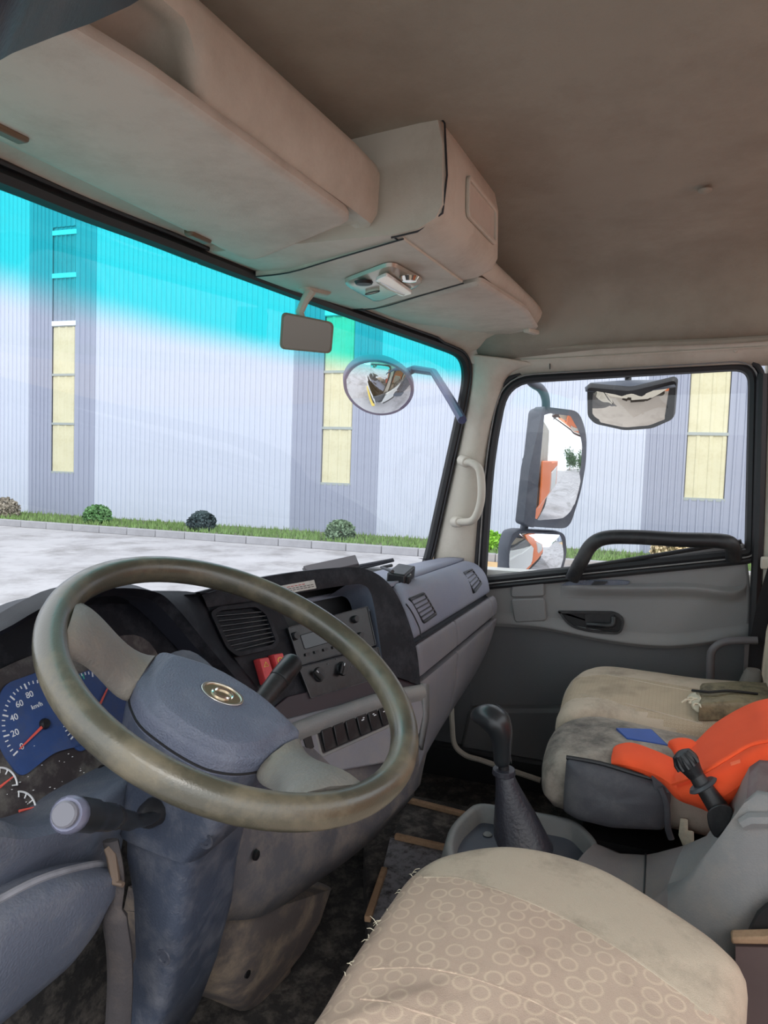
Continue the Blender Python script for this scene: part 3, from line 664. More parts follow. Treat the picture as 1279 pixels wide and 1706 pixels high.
# dash top running to the windscreen
tp = MB()
def dtop(u, v):
    x = -.9+u*1.86; yf = wsy(x, .715)-.012
    if x > .30: q = aT[0].lerp(bT[0], (x-.32)/.62); 
    else: q = V((x, .63+(.28-max(x, -.12))*.405, .742))
    if x <= .30: q.z -= .03*min(1, max(0, (.05-x)/.15))
    p = V((x, q.y, q.z-.002)).lerp(V((x, yf, .700)), v); p.z += .006*math.sin(v*math.pi); return p
obj('dash_top', tp.grid(40, 6, dtop), VPAN, da, solid=.008)
# vents of the passenger side
def vent(pix, name, M_, pl, slats, off=.004, parent=da, horizontal=True):
    o = rpoly([P(*p, pl=pl) for p in pix], .009, 4); i_ = inset(o, .004); n = pl[1]
    fr = obj(name, MB().frame([p+n*off*.4 for p in o], [p+n*off*.4 for p in i_], n*(-.014)), M_, parent, bevel=.0012)
    obj('vent_core', MB().slab([p-n*.006 for p in i_], n*-.004), VENTD, fr)
    c = [P(*p, pl=pl) for p in pix]
    for k in range(slats):
        t = (k+.6)/(slats+.2)
        A = c[0].lerp(c[3], t); B = c[1].lerp(c[2], t); A, B = A.lerp(B, .06), A.lerp(B, .94)
        dn = (c[3]-c[0]).normalized(); w = (c[3]-c[0]).length/slats*.30
        obj('slat', MB().hexa([A-dn*w-n*.006, B-dn*w-n*.006, B-dn*w*.4-n*.006, A-dn*w*.4-n*.006, A+n*.0025, B+n*.0025, B+dn*w*.6+n*.0025, A+dn*w*.6+n*.0025]), SLATM, fr)
    return fr
vhit = hitter(VP)
def vpl(pix):
    q = [vhit(*p) for p in pix]; n = (q[1]-q[0]).cross(q[3]-q[0]).normalized() + (q[3]-q[2]).cross(q[1]-q[2]).normalized(); n.normalize()
    if n.y > 0: n = -n
    c = sum(q, V((0, 0, 0)))/4; return (c+n*(.002+max((p-c).dot(n) for p in q)), n)
def dpl(u, j0=.35, j1=.8):
    i0, i1 = int(j0*(len(aT)-1)), int(j1*(len(aT)-1)); A = aT[i0].lerp(bT[i0], u); B = aT[i1].lerp(bT[i1], u)
    n = (B-A).cross(V((1, 0, 0))+(bT[i0]-aT[i0]).normalized()*1e-6); n = (bT[i0]-aT[i0]).cross(B-A).normalized()
    if n.y > 0: n = -n
    return ((A+B)/2+n*.003, n)
v_ = [(681, 996), (706, 986), (728, 1024), (706, 1040)]; vent(v_, 'air_vent', BLACKP, vpl(v_), 6)
v_ = [(771, 953), (786, 947), (803, 972), (791, 989)]; vent(v_, 'air_vent', BLACKP, vpl(v_), 5)
obj('panel_seam', MB().tube(catmull([P(676, 1006, pl=dpl(.08)), P(686, 1020, pl=dpl(.08)), P(698, 1045, pl=dpl(.08)), P(701, 1062, pl=dpl(.08))], 4), .0015, 5), RUBBER, da)
# --- centre stack, turned towards the driver
SA = V((.28, .49, .60)); SH = V((.927, -.375, 0)); SN0 = V((.375, .927, 0)); tl = R_(20)
SU = Zv*math.cos(tl) + SN0*math.sin(tl); SN = Zv*math.sin(tl) - SN0*math.cos(tl)
def S(px, py, o=0.0): return P(px, py, pl=(SA+SN*o, SN))
def SL(h, u, o=0.0): return SA + SH*h + SU*u + SN*o
st = thing('centre_console', SL(-.2, 0, -.1), 'black centre stack of the dashboard with vent, radio and heater controls', 'console')
# hood: outline arch pushed forward; opening inset
ho = catmull([S(700, 1142), S(695, 1090), S(682, 1040), S(662, 993), S(640, 965), S(612, 949), S(575, 945), S(500, 952), S(420, 965), S(332, 986)], 5)
hin = catmull([S(640, 1122), S(634, 1080), S(628, 1040), S(622, 1005), S(616, 985), S(606, 975), S(585, 974), S(520, 984), S(440, 998), S(345, 1012)], 5)
hood = MB().frame(ho + [S(285, 1006), S(440, 1192)], hin + [S(345, 1020), S(470, 1150)], SN*-.015)
secs = [[p+SN*.0 for p in ho], [p+SN*.006-((SL(-.2, .05)-p).normalized()*-.006) for p in ho], [p-SN*.16 + SU*-.03 for p in ho]]
obj('hood_shell', MB().loft([hin, [p.lerp(q, .5)+SN*.004 for p, q in zip(hin, ho)], ho, [p-SN*.02+(p-SL(-.2, .02)).normalized()*.004 for p in ho], [p-SN*.17 for p in ho]], ring=False), HOODB, st, ang=60)
obj('inner_cheek', MB().loft([hin[:32], [SL(-.15, .03)+(p-SL(-.15, .03))*.93-SN*.06 for p in hin[:32]]], ring=False), DASHB, st, ang=60)
# face plate behind the controls
fp = [SL(-.44, .21, -.012), SL(-.30, .215, -.012), SL(-.27, .16, -.012), SL(-.262, .13, -.012), SL(-.06, .13, -.012), SL(-.0, .05, -.012), SL(.0, -.032, -.012), SL(-.33, -.032, -.012), SL(-.36, .05, -.012)]
obj('face_plate', MB().slab(rpoly(fp, .01), SN*-.02), HOODB, st, bevel=.003)
obj('pocket_back', MB().slab([SL(-.30, .225, -.085), SL(-.02, .215, -.085), SL(-.02, .10, -.085), SL(-.30, .10, -.085)], SN*-.01), VENTD, st)
obj('pocket_floor', MB().slab([SL(-.27, .132, -.012), SL(-.06, .132, -.012), SL(-.06, .128, -.085), SL(-.27, .128, -.085)], SU*-.004), DASHB, st)
obj('hood_flank', MB().slab([S(693, 1142, -.004), S(700, 1142, -.002), S(640, 1122, -.004), S(480, 1160, -.006), S(440, 1192, -.006), S(470, 1216, -.006)], SN*-.02), M('black_maroon_trim', (42, 34, 42), .45), st, bevel=.002)
# driver-side round-cornered vent with louvres and fins
vt = rpoly([S(350, 1020, .002), S(366, 1010, .002), S(428, 1004, .002), S(448, 1020, .002), S(466, 1068, .002), S(458, 1080, .002), S(396, 1094, .002), S(378, 1080, .002)], .008, 4)
vf = obj('air_vent', MB().frame(vt, inset(vt, .007), SN*-.02), HOODB, st, bevel=.002)
vi = inset(vt, .007); obj('vent_core', MB().slab([p-SN*.018 for p in vi], SN*-.004), VENTD, vf)
c = [S(357, 1016), S(437, 1010), S(460, 1068), S(388, 1086)]
for k in range(8):
    t = (k+.7)/8.4; A = c[0].lerp(c[3], t); B = c[1].lerp(c[2], t)
    obj('slat', MB().hexa([A-SN*.014, B-SN*.014, B-SN*.014-SU*.0008, A-SN*.014-SU*.0008, A-SU*.004, B-SU*.004, B-SU*.0049, A-SU*.0049]), SLATM, vf)
for k in range(9):
    t = (k+.6)/9.2; A = c[0].lerp(c[1], t); B = c[3].lerp(c[2], t)
    obj('fin', MB().tube([A-SN*.014, B-SN*.014], .0013, 5), SLATM, vf)
# red switches
for nm, q in (('hazard_switch', [(427, 1098), (444, 1095), (456, 1134), (439, 1141)]), ('round_mark_switch', [(451, 1091), (468, 1088), (478, 1126), (462, 1132)])):
    o = [S(*p, .0) for p in q]; b = obj(nm, MB().loft([rpoly([p-SN*.01 for p in o], .003), rpoly([p+SN*.004 for p in o], .003), inset(rpoly([p+SN*.007 for p in o], .003), .0015)]), REDP, st)
    cc = o[0].lerp(o[1], .5).lerp(o[2].lerp(o[3], .5), .3)+SN*.0078
    if nm[0] == 'h': pts = [cc+SH*(.0052*math.cos(a))+SU*(.0052*math.sin(a)) for a in (math.pi/2, math.pi*7/6, math.pi*11/6)]; obj('triangle_mark', MB().tube(pts, .0008, 5, closed=True), YEL, b)
    else: obj('ring_mark', MB().tube([cc+SH*(.005*math.cos(a*math.pi/8))+SU*(.005*math.sin(a*math.pi/8)) for a in range(16)], .0008, 5, closed=True), YEL, b)
# radio unit
def splate(nm, q, o0, th, mat, r=.003, parent=st, bev=.001): return obj(nm, MB().slab(rpoly([S(*p, o0) for p in q], r), SN*-th), mat, parent, bevel=bev)
rd = splate('radio', [(480, 1046), (612, 1010), (626, 1074), (500, 1108)], -.002, .01, RADIO)
splate('radio_screen', [(500, 1058), (572, 1038), (578, 1062), (508, 1082)], -.0005, .003, M('radio_glass', (26, 28, 34), .12), parent=rd)
for px, py in ((490, 1060), (590, 1032), (598, 1060)):
    obj('radio_knob', MB(frame(S(px, py, -.002), SH, SU, SN)).lathe([(.001, .009), (.006, .009), (.0072, .006), (.0075, 0)], 16), BLACKP, rd)
for k in range(5):
    A = S(512+k*15, 1090-k*4, -.001); obj('radio_button', MB(frame(A, SH, SU, SN)).prism(rrect(0, 0, .011, .005, .001, 2), 0, .002), BLACKP, rd)
obj('radio_trim', MB().tube(rpoly([S(*p, -.001) for p in [(480, 1046), (612, 1010), (626, 1074), (500, 1108)]], .003), .0009, 5, closed=True), SLATM, rd)
# heater control with knobs and red arc
hc = splate('heater_panel', [(498, 1112), (630, 1078), (642, 1126), (518, 1163)], -.002, .01, RADIO)
obj('panel_trim', MB().tube(rpoly([S(*p, -.001) for p in [(498, 1112), (630, 1078), (642, 1126), (518, 1163)]], .003), .0008, 5, closed=True), SLATM, hc)
for k, (px, py) in enumerate(((531, 1124), (570, 1114), (612, 1100))):
    kb = obj('heater_knob', MB(frame(S(px, py, -.002), SH, SU, SN)).lathe([(.001, .004), (.012, .004), (.013, .001), (.0135, 0)], 20), BLACKP, hc)
    a = (2.2, 1.0, 1.1)[k]; dv = SH*math.cos(a)+SU*math.sin(a); cc = S(px, py, .006)
    obj('knob_grip', MB().tube([cc-dv*.011, cc+dv*.011], .0035, 8, flat=1.6), BLACKP, kb)
    obj('knob_mark', MB().tube([cc+dv*.005+SN*.0045, cc+dv*.010+SN*.0045], .0009, 5), WHITE, kb)
obj('red_arc', MB().tube([S(612, 1100, -.001)+SH*(.0165*math.cos(a*.12-.6))+SU*(.0165*math.sin(a*.12-.6)) for a in range(10)], .0009, 5), REDLINE, hc)
for px, py in ((546, 1106), (541, 1120), (560, 1098), (585, 1110)):
    obj('print_dot', MB(frame(S(px, py, -.0015), SH, SU, SN)).prism(rrect(0, 0, .003, .002, .0005, 2), 0, .0006), SLATM, hc)
# warning label on the hood
lb = splate('warning_label', [(462, 977), (523, 966), (527, 980), (467, 991)], .0072, .0012, STICK, r=.001, bev=0)
for k in range(3):
    t = (k+.8)/3.6; q = [S(*p, .0076) for p in [(465, 978), (521, 968), (525, 979), (469, 989)]]
    A = q[0].lerp(q[3], t); B = q[1].lerp(q[2], t)
    for j in range(9 if k else 5):
        s0 = j/9+.01+(.2 if not k else 0); s1 = s0+.085
        obj('print_line', MB().hexa([A.lerp(B, s0)-SU*.0006, A.lerp(B, s1)-SU*.0006, A.lerp(B, s1)-SU*.0006-SN*.0003, A.lerp(B, s0)-SU*.0006-SN*.0003, A.lerp(B, s0)+SU*.0006, A.lerp(B, s1)+SU*.0006, A.lerp(B, s1)+SU*.0006-SN*.0003, A.lerp(B, s0)+SU*.0006-SN*.0003]), REDLINE if not k else PRINTD, lb, flat=True)
# grey switch panel under it
gp = catmull([S(702, 1140, .004), S(640, 1152, .006), S(560, 1178, .006), S(480, 1208, .006)], 4)
def gsec(p, k): return [p-SN*.03, p, p+SN*.006-SU*.006, p+SN*.008-SU*.018, p+SN*.002-SU*.026, p-SU*.032-SN*.004]
obj('switch_panel_brow', MB().loft([gsec(p, 0) for p in gp], ring=False), GREYC, st, ang=60)
pn = [S(470, 1200), S(702, 1140), S(706, 1190), S(690, 1262), S(480, 1300), S(440, 1250)]
obj('switch_panel', MB().slab(pn, SN*-.03), DASH, st, bevel=.003)
obj('panel_end', MB().loft([[S(702, 1138, .004), S(704, 1160, .004), S(706, 1190, 0), S(698, 1240, -.004)], [S(712, 1140, -.02), S(713, 1170, -.03), S(712, 1200, -.03), S(702, 1250, -.03)]], ring=False), GREYC, st, solid=.006)
so_ = rpoly([S(528, 1216, .001), S(644, 1172, .001), S(654, 1204, .001), S(538, 1256, .001)], .004)
obj('switch_bezel', MB().frame(inset(so_, -.006), so_, SN*-.008), GREYC, st, bevel=.002)
obj('switch_bay', MB().slab([p-SN*.0005 for p in so_], SN*-.003), VENTD, st)
for k in range(6):
    t0, t1 = k/6+.012, (k+1)/6-.012; A = S(530, 1218).lerp(S(643, 1175), t0); B = S(530, 1218).lerp(S(643, 1175), t1); D = S(539, 1253).lerp(S(653, 1203), t0); Cc = S(539, 1253).lerp(S(653, 1203), t1)
    b = obj('rocker_switch', MB().loft([[A, B, Cc, D], [A+SN*.007, B+SN*.007, Cc+SN*.003, D+SN*.003]]), BLACKP, st, bevel=.0015)
    if k >= 3:
        cc = A.lerp(B, .5).lerp(D.lerp(Cc, .5), .22)+SN*.0068
        for e in range(2): obj('icon_mark', MB(frame(cc+SU*(.003*e-.001)+SH*(.002 if e == k % 2 else -.001), SH, SU, SN)).prism(rrect(0, 0, .006-.002*e, .0018, .0005, 2), 0, .0006), WHITE, b)
obj('blank_switch', MB().slab([S(505, 1228, .003), S(518, 1222, .003), S(524, 1245, .003), S(512, 1250, .003)], SN*-.01), VENTD, st, bevel=.001)
# things lying on the dash top
bk = thing('dash_tray', P(560, 945, d=1.75), 'dark flat tray lying on the dash top behind the centre stack', 'tray')
q = [P(505, 948, d=1.72), P(592, 929, d=1.85), P(598, 944, d=1.78), P(520, 962, d=1.66)]
obj('tray', MB().slab(q, (0, 0, .008)), M('tray_brown_black', (62, 54, 56), .6), bk, bevel=.002)
obj('tray_lip', MB().tube(q, .003, 6, closed=True), BLACKP, bk)
bx_ = thing('black_box', P(665, 955, x=.4), 'small black electronic box with a short aerial on the dash top', 'device')
c = P(668, 958, x=.40)
F1 = frame(c, (.98, .1, .06), (-.1, .98, .1), (-.06, -.1, 1)) @ Matrix.Scale(.82, 4)
obj('case', MB(F1).box((0, 0, 0), (.11, .05, .034)), BLACKP, bx_, bevel=.004)
obj('case', MB(F1).box((-.03, -.027, .0), (.03, .012, .02)), VENTD, bx_, bevel=.002)
obj('white_tab', MB(F1).box((-.008, -.0265, .002), (.008, .004, .014)), STICK, bx_, bevel=.001)
obj('aerial', MB().tube([c+V((-.05, 0, .016)), P(635, 945, x=.42), P(652, 942, x=.46)], [.004, .003, .004], 8), BLACKP, bx_)
# --- instrument cluster
CF = frame((-.432, .70, .703), (1, 0, 0), (0, math.sin(R_(25)), math.cos(R_(25))), (0, -math.cos(R_(25)), math.sin(R_(25))))
CNrm = V((0, -math.cos(R_(25)), math.sin(R_(25)))); CPL = (V((-.432, .70, .703)), CNrm)
def Cc_(px, py, o=0): return P(px, py, pl=(CPL[0]+CNrm*o, CNrm))
cl = thing('instrument_cluster', Cc_(100, 1290, -.02), 'dusty instrument cluster with blue dials behind the steering wheel', 'gauges')
co = rpoly([Cc_(-230, 1290), Cc_(-120, 1385), Cc_(-30, 1340), Cc_(0, 1365), Cc_(42, 1376), Cc_(100, 1360), Cc_(150, 1325), Cc_(215, 1288), Cc_(300, 1180), Cc_(250, 1050), Cc_(60, 1085), Cc_(-150, 1190)], [.03, .03, .02, .01, .02, .03, .02, .03, .04, .05, .05, .03], 5)
obj('cluster_face', MB().slab([p-CNrm*.002 for p in co], CNrm*-.02), LENS, cl)
bo = rpoly([Cc_(-260, 1300, -.006), Cc_(-120, 1375, -.006), Cc_(215, 1280, -.006), Cc_(420, 1180, -.006), Cc_(330, 985, -.006), Cc_(100, 985, -.006), Cc_(-40, 1035, -.006), Cc_(-260, 1150, -.006)], .03)
obj('cluster_surround', MB().slab(bo, CNrm*-.02), HOODB, cl)
def dial(nm, pc, r, lo, hi, nt, major, faceM, labels, needle, part, tick=WHITE, poly=None):
    c = Cc_(*pc); Fd = frame(c, (1, 0, 0), CF.to_3x3() @ V((0, 1, 0)), CNrm)
    f = obj(nm, MB(Fd).prism(poly or [V((r*1.02*math.cos(k*math.pi/24), r*1.02*math.sin(k*math.pi/24), 0)) for k in range(48)], -.001, .0012), faceM, part)
    for k in range(nt+1):
        a = R_(lo+(hi-lo)*k/nt); l = .86 if k % major == 0 else .92; w = .0009 if k % major == 0 else .0006
        d = V((math.cos(a), math.sin(a), 0)); e = V((-d.y, d.x, 0))
        obj('tick', MB(Fd).prism([d*r*l-e*w, d*r*.99-e*w, d*r*.99+e*w, d*r*l+e*w], .0012, .0018), tick, f, flat=True)
    for s, aa, sz in labels:
        a = R_(aa); text('numeral', s, WHITE, f, Fd @ Matrix.Translation((math.cos(a)*r*.72, math.sin(a)*r*.72, .0014)), sz)
    a = R_(needle); d = V((math.cos(a), math.sin(a), 0)); e = V((-d.y, d.x, 0))
    obj('needle', MB(Fd).prism([-d*r*.1-e*r*.035, d*r*.82-e*r*.012, d*r*.82+e*r*.012, -d*r*.1+e*r*.035], .003, .0042), REDN, f, flat=True)
    obj('needle_hub', MB(Fd).lathe([(.0001, .007), (r*.09, .007), (r*.12, .004), (r*.12, .001)], 16), BLACKP, f)
    return f, Fd
r = .055; lo, hi = 200, 44
lab = [(str(v), lo+(hi-lo)*v/120, .0105) for v in (0, 20, 40, 60, 80)]
hexf = [V((-.052, -.046, 0)), V((-.062, -.01, 0)), V((-.06, .03, 0)), V((-.03, .062, 0)), V((.03, .062, 0)), V((.06, .03, 0)), V((.062, -.01, 0)), V((.052, -.046, 0)), V((.0, -.036, 0))]
f, Fd = dial('speedometer', (72, 1207), r, lo, hi, 24, 4, BLUEF, lab, 199, cl, poly=rpoly(hexf, .012))
text('unit_mark', 'km/h', WHITE, f, Fd @ Matrix.Translation((.0, .024, .0014)), .008)
f, Fd = dial('tachometer', (158, 1186), .054, lo, hi, 24, 4, BLUEF, [('10', 122, .009)], 36, cl, poly=rpoly([p*.87 for p in hexf], .012))
for k in range(3):
    a = R_(100-k*6); d = V((math.cos(a), math.sin(a), 0)); e = V((-d.y, d.x, 0))
    obj('green_mark', MB(Fd).prism([d*.045-e*.0008, d*.052-e*.0008, d*.052+e*.0008, d*.045+e*.0008], .0013, .002), TEALP, f, flat=True)
for nm, pc in (('air_gauge', (-2, 1312)), ('fuel_gauge', (30, 1352))):
    c = Cc_(*pc); Fd = frame(c, (1, 0, 0), CF.to_3x3() @ V((0, 1, 0)), CNrm)
    g_ = obj(nm, MB(Fd).tube([V((.021*math.cos(R_(a)), .021*math.sin(R_(a)), .0015)) for a in range(-20, 75, 6)], .0011, 5), WHITE, cl)
    for a in (-18, 10, 40, 68): obj('tick', MB(Fd).tube([V((.015*math.cos(R_(a)), .015*math.sin(R_(a)), .0015)), V((.021*math.cos(R_(a)), .021*math.sin(R_(a)), .0015))], .0008, 5), WHITE, g_)
    a = R_(-14 if nm[0] == 'f' else 12); obj('needle', MB(Fd).tube([V((.0, .0, .002)), V((.018*math.cos(a), .018*math.sin(a), .003))], [.0016, .0008], 6), REDN, g_)
obj('reset_knob', MB(frame(Cc_(172, 1288), (1, 0, 0), CF.to_3x3() @ V((0, 1, 0)), CNrm)).lathe([(.001, .010), (.005, .010), (.0055, .003), (.0095, .0025), (.0105, 0)], 18), BLACKP, cl)
obj('reset_knob_slot', MB(frame(Cc_(172, 1288, .0102), (1, 0, 0), CF.to_3x3() @ V((0, 1, 0)), CNrm)).box((0, 0, 0), (.008, .0016, .001)), VENTD, cl)
rnd = random.Random(3)
for k in range(26):
    px, py = rnd.uniform(10, 165), rnd.uniform(1240, 1340)
    if py > 1345-.2*px*0+0: continue
    obj('dust_speck', MB(frame(Cc_(px, py, .0008), (1, 0, 0), (0, 1, 0), (0, 0, 1))).lathe([(.0001, .0008), (rnd.uniform(.0005, .0013), .0003), (.0001, 0)], 6), WHITE, cl)
# cluster hood: arch lip and inner wall
lipo = [P(-260, 1180, y=.66), P(-140, 1112, y=.67), P(0, 1052, y=.68), P(60, 1018, y=.68), P(115, 992, y=.685), P(190, 980, y=.69), P(255, 985, y=.695), P(290, 1008, y=.695), P(350, 1080, y=.67), P(410, 1150, y=.64), P(445, 1192, y=.615), P(455, 1215, y=.6)]
lip_ = catmull(lipo, 4)
cen = V((-.40, .70, .68))
inner = [p + (cen-p).normalized()*.012 + V((0, .012, 0)) for p in lip_]
def towards(p, k): q = cen + (p-cen)*k; return V((q.x, .704 + (q.z-.703)*.466, q.z))
obj('hood_lip', MB().loft([[p+V((0, .16, -.11)) for p in lip_], [p+V((0, .03, .006)) for p in lip_], lip_, inner], ring=False), HOODB, cl, ang=60)
obj('hood_inner', MB().loft([inner, [towards(p, .93) for p in lip_]], ring=False), M('hood_inner_black', (36, 38, 48), .55, bump=.1), cl, ang=60)
cheek = catmull([P(250, 984, y=.72), P(290, 1008, y=.695), P(350, 1080, y=.67), P(410, 1150, y=.64), P(445, 1192, y=.615), P(455, 1215, y=.6)], 4)
chk2 = catmull([S(336, 988, -.02), S(345, 1010, -.012), S(378, 1082, -.010), S(425, 1140, -.010), S(462, 1196, -.010), S(470, 1225, -.010)], 4)
obj('hood_cheek', MB().loft([cheek, [a.lerp(b, .5)+V((0, -.004, .002)) for a, b in zip(cheek, chk2)], chk2], ring=False), HOODB, cl, ang=60)
obj('hood_bridge', MB().loft([[P(240, 986, y=.72), P(290, 992, y=.72), P(345, 988, y=.70), S(420, 966, -.05)], [P(240, 986, y=.72)+V((.0, .14, -.07)), P(290, 992, y=.72)+V((0, .14, -.06)), P(345, 988, y=.70)+V((0, .14, -.05)), P(420, 962, y=.82)]], ring=False), HOODB, cl)
# ledge below the dials and knee panels
lw = catmull([P(-200, 1400, y=.585), P(-60, 1352, y=.60), P(0, 1366, y=.61), P(42, 1378, y=.612), P(100, 1362, y=.612), P(150, 1328, y=.612), P(205, 1290, y=.62), P(260, 1262, y=.62)], 5)
lw2 = catmull([P(-200, 1440, y=.56), P(-60, 1400, y=.57), P(0, 1395, y=.575), P(42, 1398, y=.578), P(100, 1385, y=.58), P(150, 1352, y=.585), P(190, 1330, y=.59), P(215, 1318, y=.6)], 5)
lw3 = catmull([P(-200, 1560, y=.60), P(-60, 1490, y=.60), P(0, 1470, y=.60), P(45, 1448, y=.60), P(95, 1420, y=.60), P(145, 1405, y=.60), P(185, 1398, y=.605), P(205, 1396, y=.61)], 5)
lw4 = [p+V((0, .012, -.05)) for p in lw3]
kp = thing('lower_dashboard', P(60, 1430, y=.62), 'blue-grey lower dash panel under the instrument dials', 'dash panel')
obj('dial_ledge', MB().loft([[Cc_(0, 0) if False else p+V((0, .10, -.01)) for p in lw], lw, [a.lerp(b, .35)+V((0, -.004, .004)) for a, b in zip(lw, lw2)], lw2, [a.lerp(b, .5)+V((0, -.006, 0)) for a, b in zip(lw2, lw3)], lw3, lw4], ring=False), DASHB, kp, ang=60)
kb1 = catmull([P(-160, 1620, y=.575), P(-60, 1545, y=.575), P(0, 1508, y=.575), P(60, 1476, y=.575), P(110, 1458, y=.575), P(160, 1446, y=.58), P(180, 1446, y=.585)], 5)
kb2 = catmull([P(-160, 1900, y=.60), P(-60, 1760, y=.60), P(0, 1708, y=.60), P(70, 1650, y=.60), P(125, 1600, y=.60), P(158, 1545, y=.60), P(178, 1470, y=.60)], 5)
kn = thing('knee_bin', P(60, 1560, y=.6), 'blue-grey curved storage bin with worn top edge at the lower left', 'storage bin')
mid = [a.lerp(b, .5)+V((0, -.022, 0)) for a, b in zip(kb1, kb2)]; q1 = [a.lerp(b, .14)+V((0, -.02, 0)) for a, b in zip(kb1, kb2)]; q3 = [a.lerp(b, .86)+V((0, -.010, 0)) for a, b in zip(kb1, kb2)]
obj('bin_front', MB().loft([[p+V((0, .09, -.01)) for p in kb1], [p+V((0, .012, .004)) for p in kb1], kb1, [a.lerp(b, .05)+V((0, -.012, 0)) for a, b in zip(kb1, kb2)], q1, mid, q3, kb2, [p+V((0, .05, -.01)) for p in kb2]], ring=False), DASHB, kn, ang=60)
obj('bin_edge', MB().tube([p+V((0, .004, .003)) for p in kb1], .004, 8), M('scuffed_edge', (132, 134, 142), .6, mott=.2, mscale=40), kn)
# ================================================================== STEERING WHEEL AND COLUMN
WC = V((-.36529, .4591, .79)); wa = R_(28.28); wb_ = R_(-1.66)
W1 = V((math.cos(wb_), math.sin(wb_), 0)); W2 = V((-math.sin(wb_)*math.cos(wa), math.cos(wb_)*math.cos(wa), math.sin(wa))); W3 = W1.cross(W2)
WF = frame(WC, W1, W2, W3); WI = WF.inverted()
def W(px, py, o=0.0): return P(px, py, pl=(WC+W3*o, W3))
def WL(px, py, o=0.0): return WI @ W(px, py, o)
sw_ = thing('steering_wheel', WC-W3*.06, 'large worn olive-grey two-spoke steering wheel with a blue-grey horn pad', 'steering wheel')
obj('rim', MB(WF).tube([V((.2085*math.cos(k*math.pi/48), .2085*math.sin(k*math.pi/48), 0)) for k in range(96)], .0165, 16, closed=True, flat=1.08), RIMM, sw_)
HO = -.055
pad_px = [(266, 1086), (228, 1128), (222, 1150), (238, 1190), (300, 1236), (352, 1264), (400, 1272), (437, 1268), (470, 1246), (504, 1226), (447, 1170), (352, 1112)]
pad = rpoly([WL(*p, HO) for p in pad_px], [.012, .006, .012, .03, .03, .03, .02, .006, .006, .012, .03, .03], 4)
pc = sum(pad, V((0, 0, 0)))/len(pad)
def pz(out, k, dz): return [V((pc.x+(p.x-pc.x)*k, pc.y+(p.y-pc.y)*k, p.z+dz)) for p in out]
obj('horn_pad', MB(WF).loft([pz(pad, .985, -.03), pz(pad, 1.0, -.026), pz(pad, 1.0, -.004), pz(pad, .985, .003), pz(pad, .95, .005), pz(pad, .875, .0065), pz(pad, .82, .0135), pz(pad, .78, .0145), pz(pad, .55, .0155), pz(pad, .25, .0165), pz(pad, .04, .017)]), PAD, sw_, ang=70)
obj('pad_seam', MB(WF).tube(pz(pad, 1.003, -.016), .0016, 5, closed=True), RUBBER, sw_)
hub = [V((p.x*1.0, p.y*1.0, p.z)) for p in pad]
obj('hub_base', MB(WF).loft([pz(pad, 1.0, -.020), pz(pad, 1.01, -.03), pz(pad, .97, -.05), pz(pad, .85, -.075)]), SHROUD, sw_, ang=60)
def spoke(nm, h0, h1, r0, r1, lift):
    a0, a1 = WL(*h0, HO), WL(*h1, HO); secs = []
    b0 = V((.200*math.cos(r0), .200*math.sin(r0), 0)); b1 = V((.200*math.cos(r1), .200*math.sin(r1), 0))
    n = 12
    for i in range(n+1):
        t = i/n; e = t*t*(3-2*t); pinch = 1 - .22*math.sin(t*math.pi)
        A = a0.lerp(b0, t); B = a1.lerp(b1, t); m = (A+B)/2; A = m+(A-m)*pinch; B = m+(B-m)*pinch
        z = HO-.012 + (.0+.055+.006)*e; th = .026 - .006*t
        A.z = B.z = 0; d = B-A; row = []
        for k in range(16):
            a = 2*math.pi*k/16; u = .5 - .5*math.copysign(abs(math.cos(a))**.55, math.cos(a)); v = math.copysign(abs(math.sin(a))**.7, math.sin(a))
            row.append(V((A.x+d.x*u, A.y+d.y*u, z+th*.5*v + (.008 if v > 0 else 0)*math.sin(u*math.pi))))
        secs.append(row)
    return obj(nm, MB(WF).loft(secs), SPOKE, sw_, ang=60)
spoke('spoke', (262, 1088), (222, 1148), R_(116), R_(146), 0)
spoke('spoke', (436, 1270), (504, 1228), R_(228), R_(262), 0)
bz = .0165; bl = WL(370, 1157, HO+bz); FB = WF @ Matrix.Translation(bl) @ Matrix.Rotation(R_(-63), 4, 'Z')
el = [V((.026*math.cos(k*math.pi/20), .018*math.sin(k*math.pi/20), 0)) for k in range(40)]
em = obj('emblem', MB(FB).frame(el, [p*.87 for p in el], (0, 0, .0022)), CHROME, sw_, bevel=.0005)
obj('emblem_plate', MB(FB).prism([p*.88 for p in el], -.002, .0008), GOLD, em)
for s in (1, -1):
    pts = [V((s*(.0125-.0035*i/20)*math.cos(R_(-20+i*10)), s*(.0088-.003*i/20)*math.sin(R_(-20+i*10))+s*.001, .001)) for i in range(21)]
    obj('emblem_swirl', MB(FB).tube(pts, [.0006+.0022*math.sin(math.pi*min(1, i/20))**.7 for i in range(21)], 6, flat=.9, up=(0, 0, 1)), CHROME, em)
# column shroud: upper housing, lower cover
cs = thing('steering_column', (-.36, .62, .3), 'blue-grey plastic steering column cover below the wheel', 'steering column')
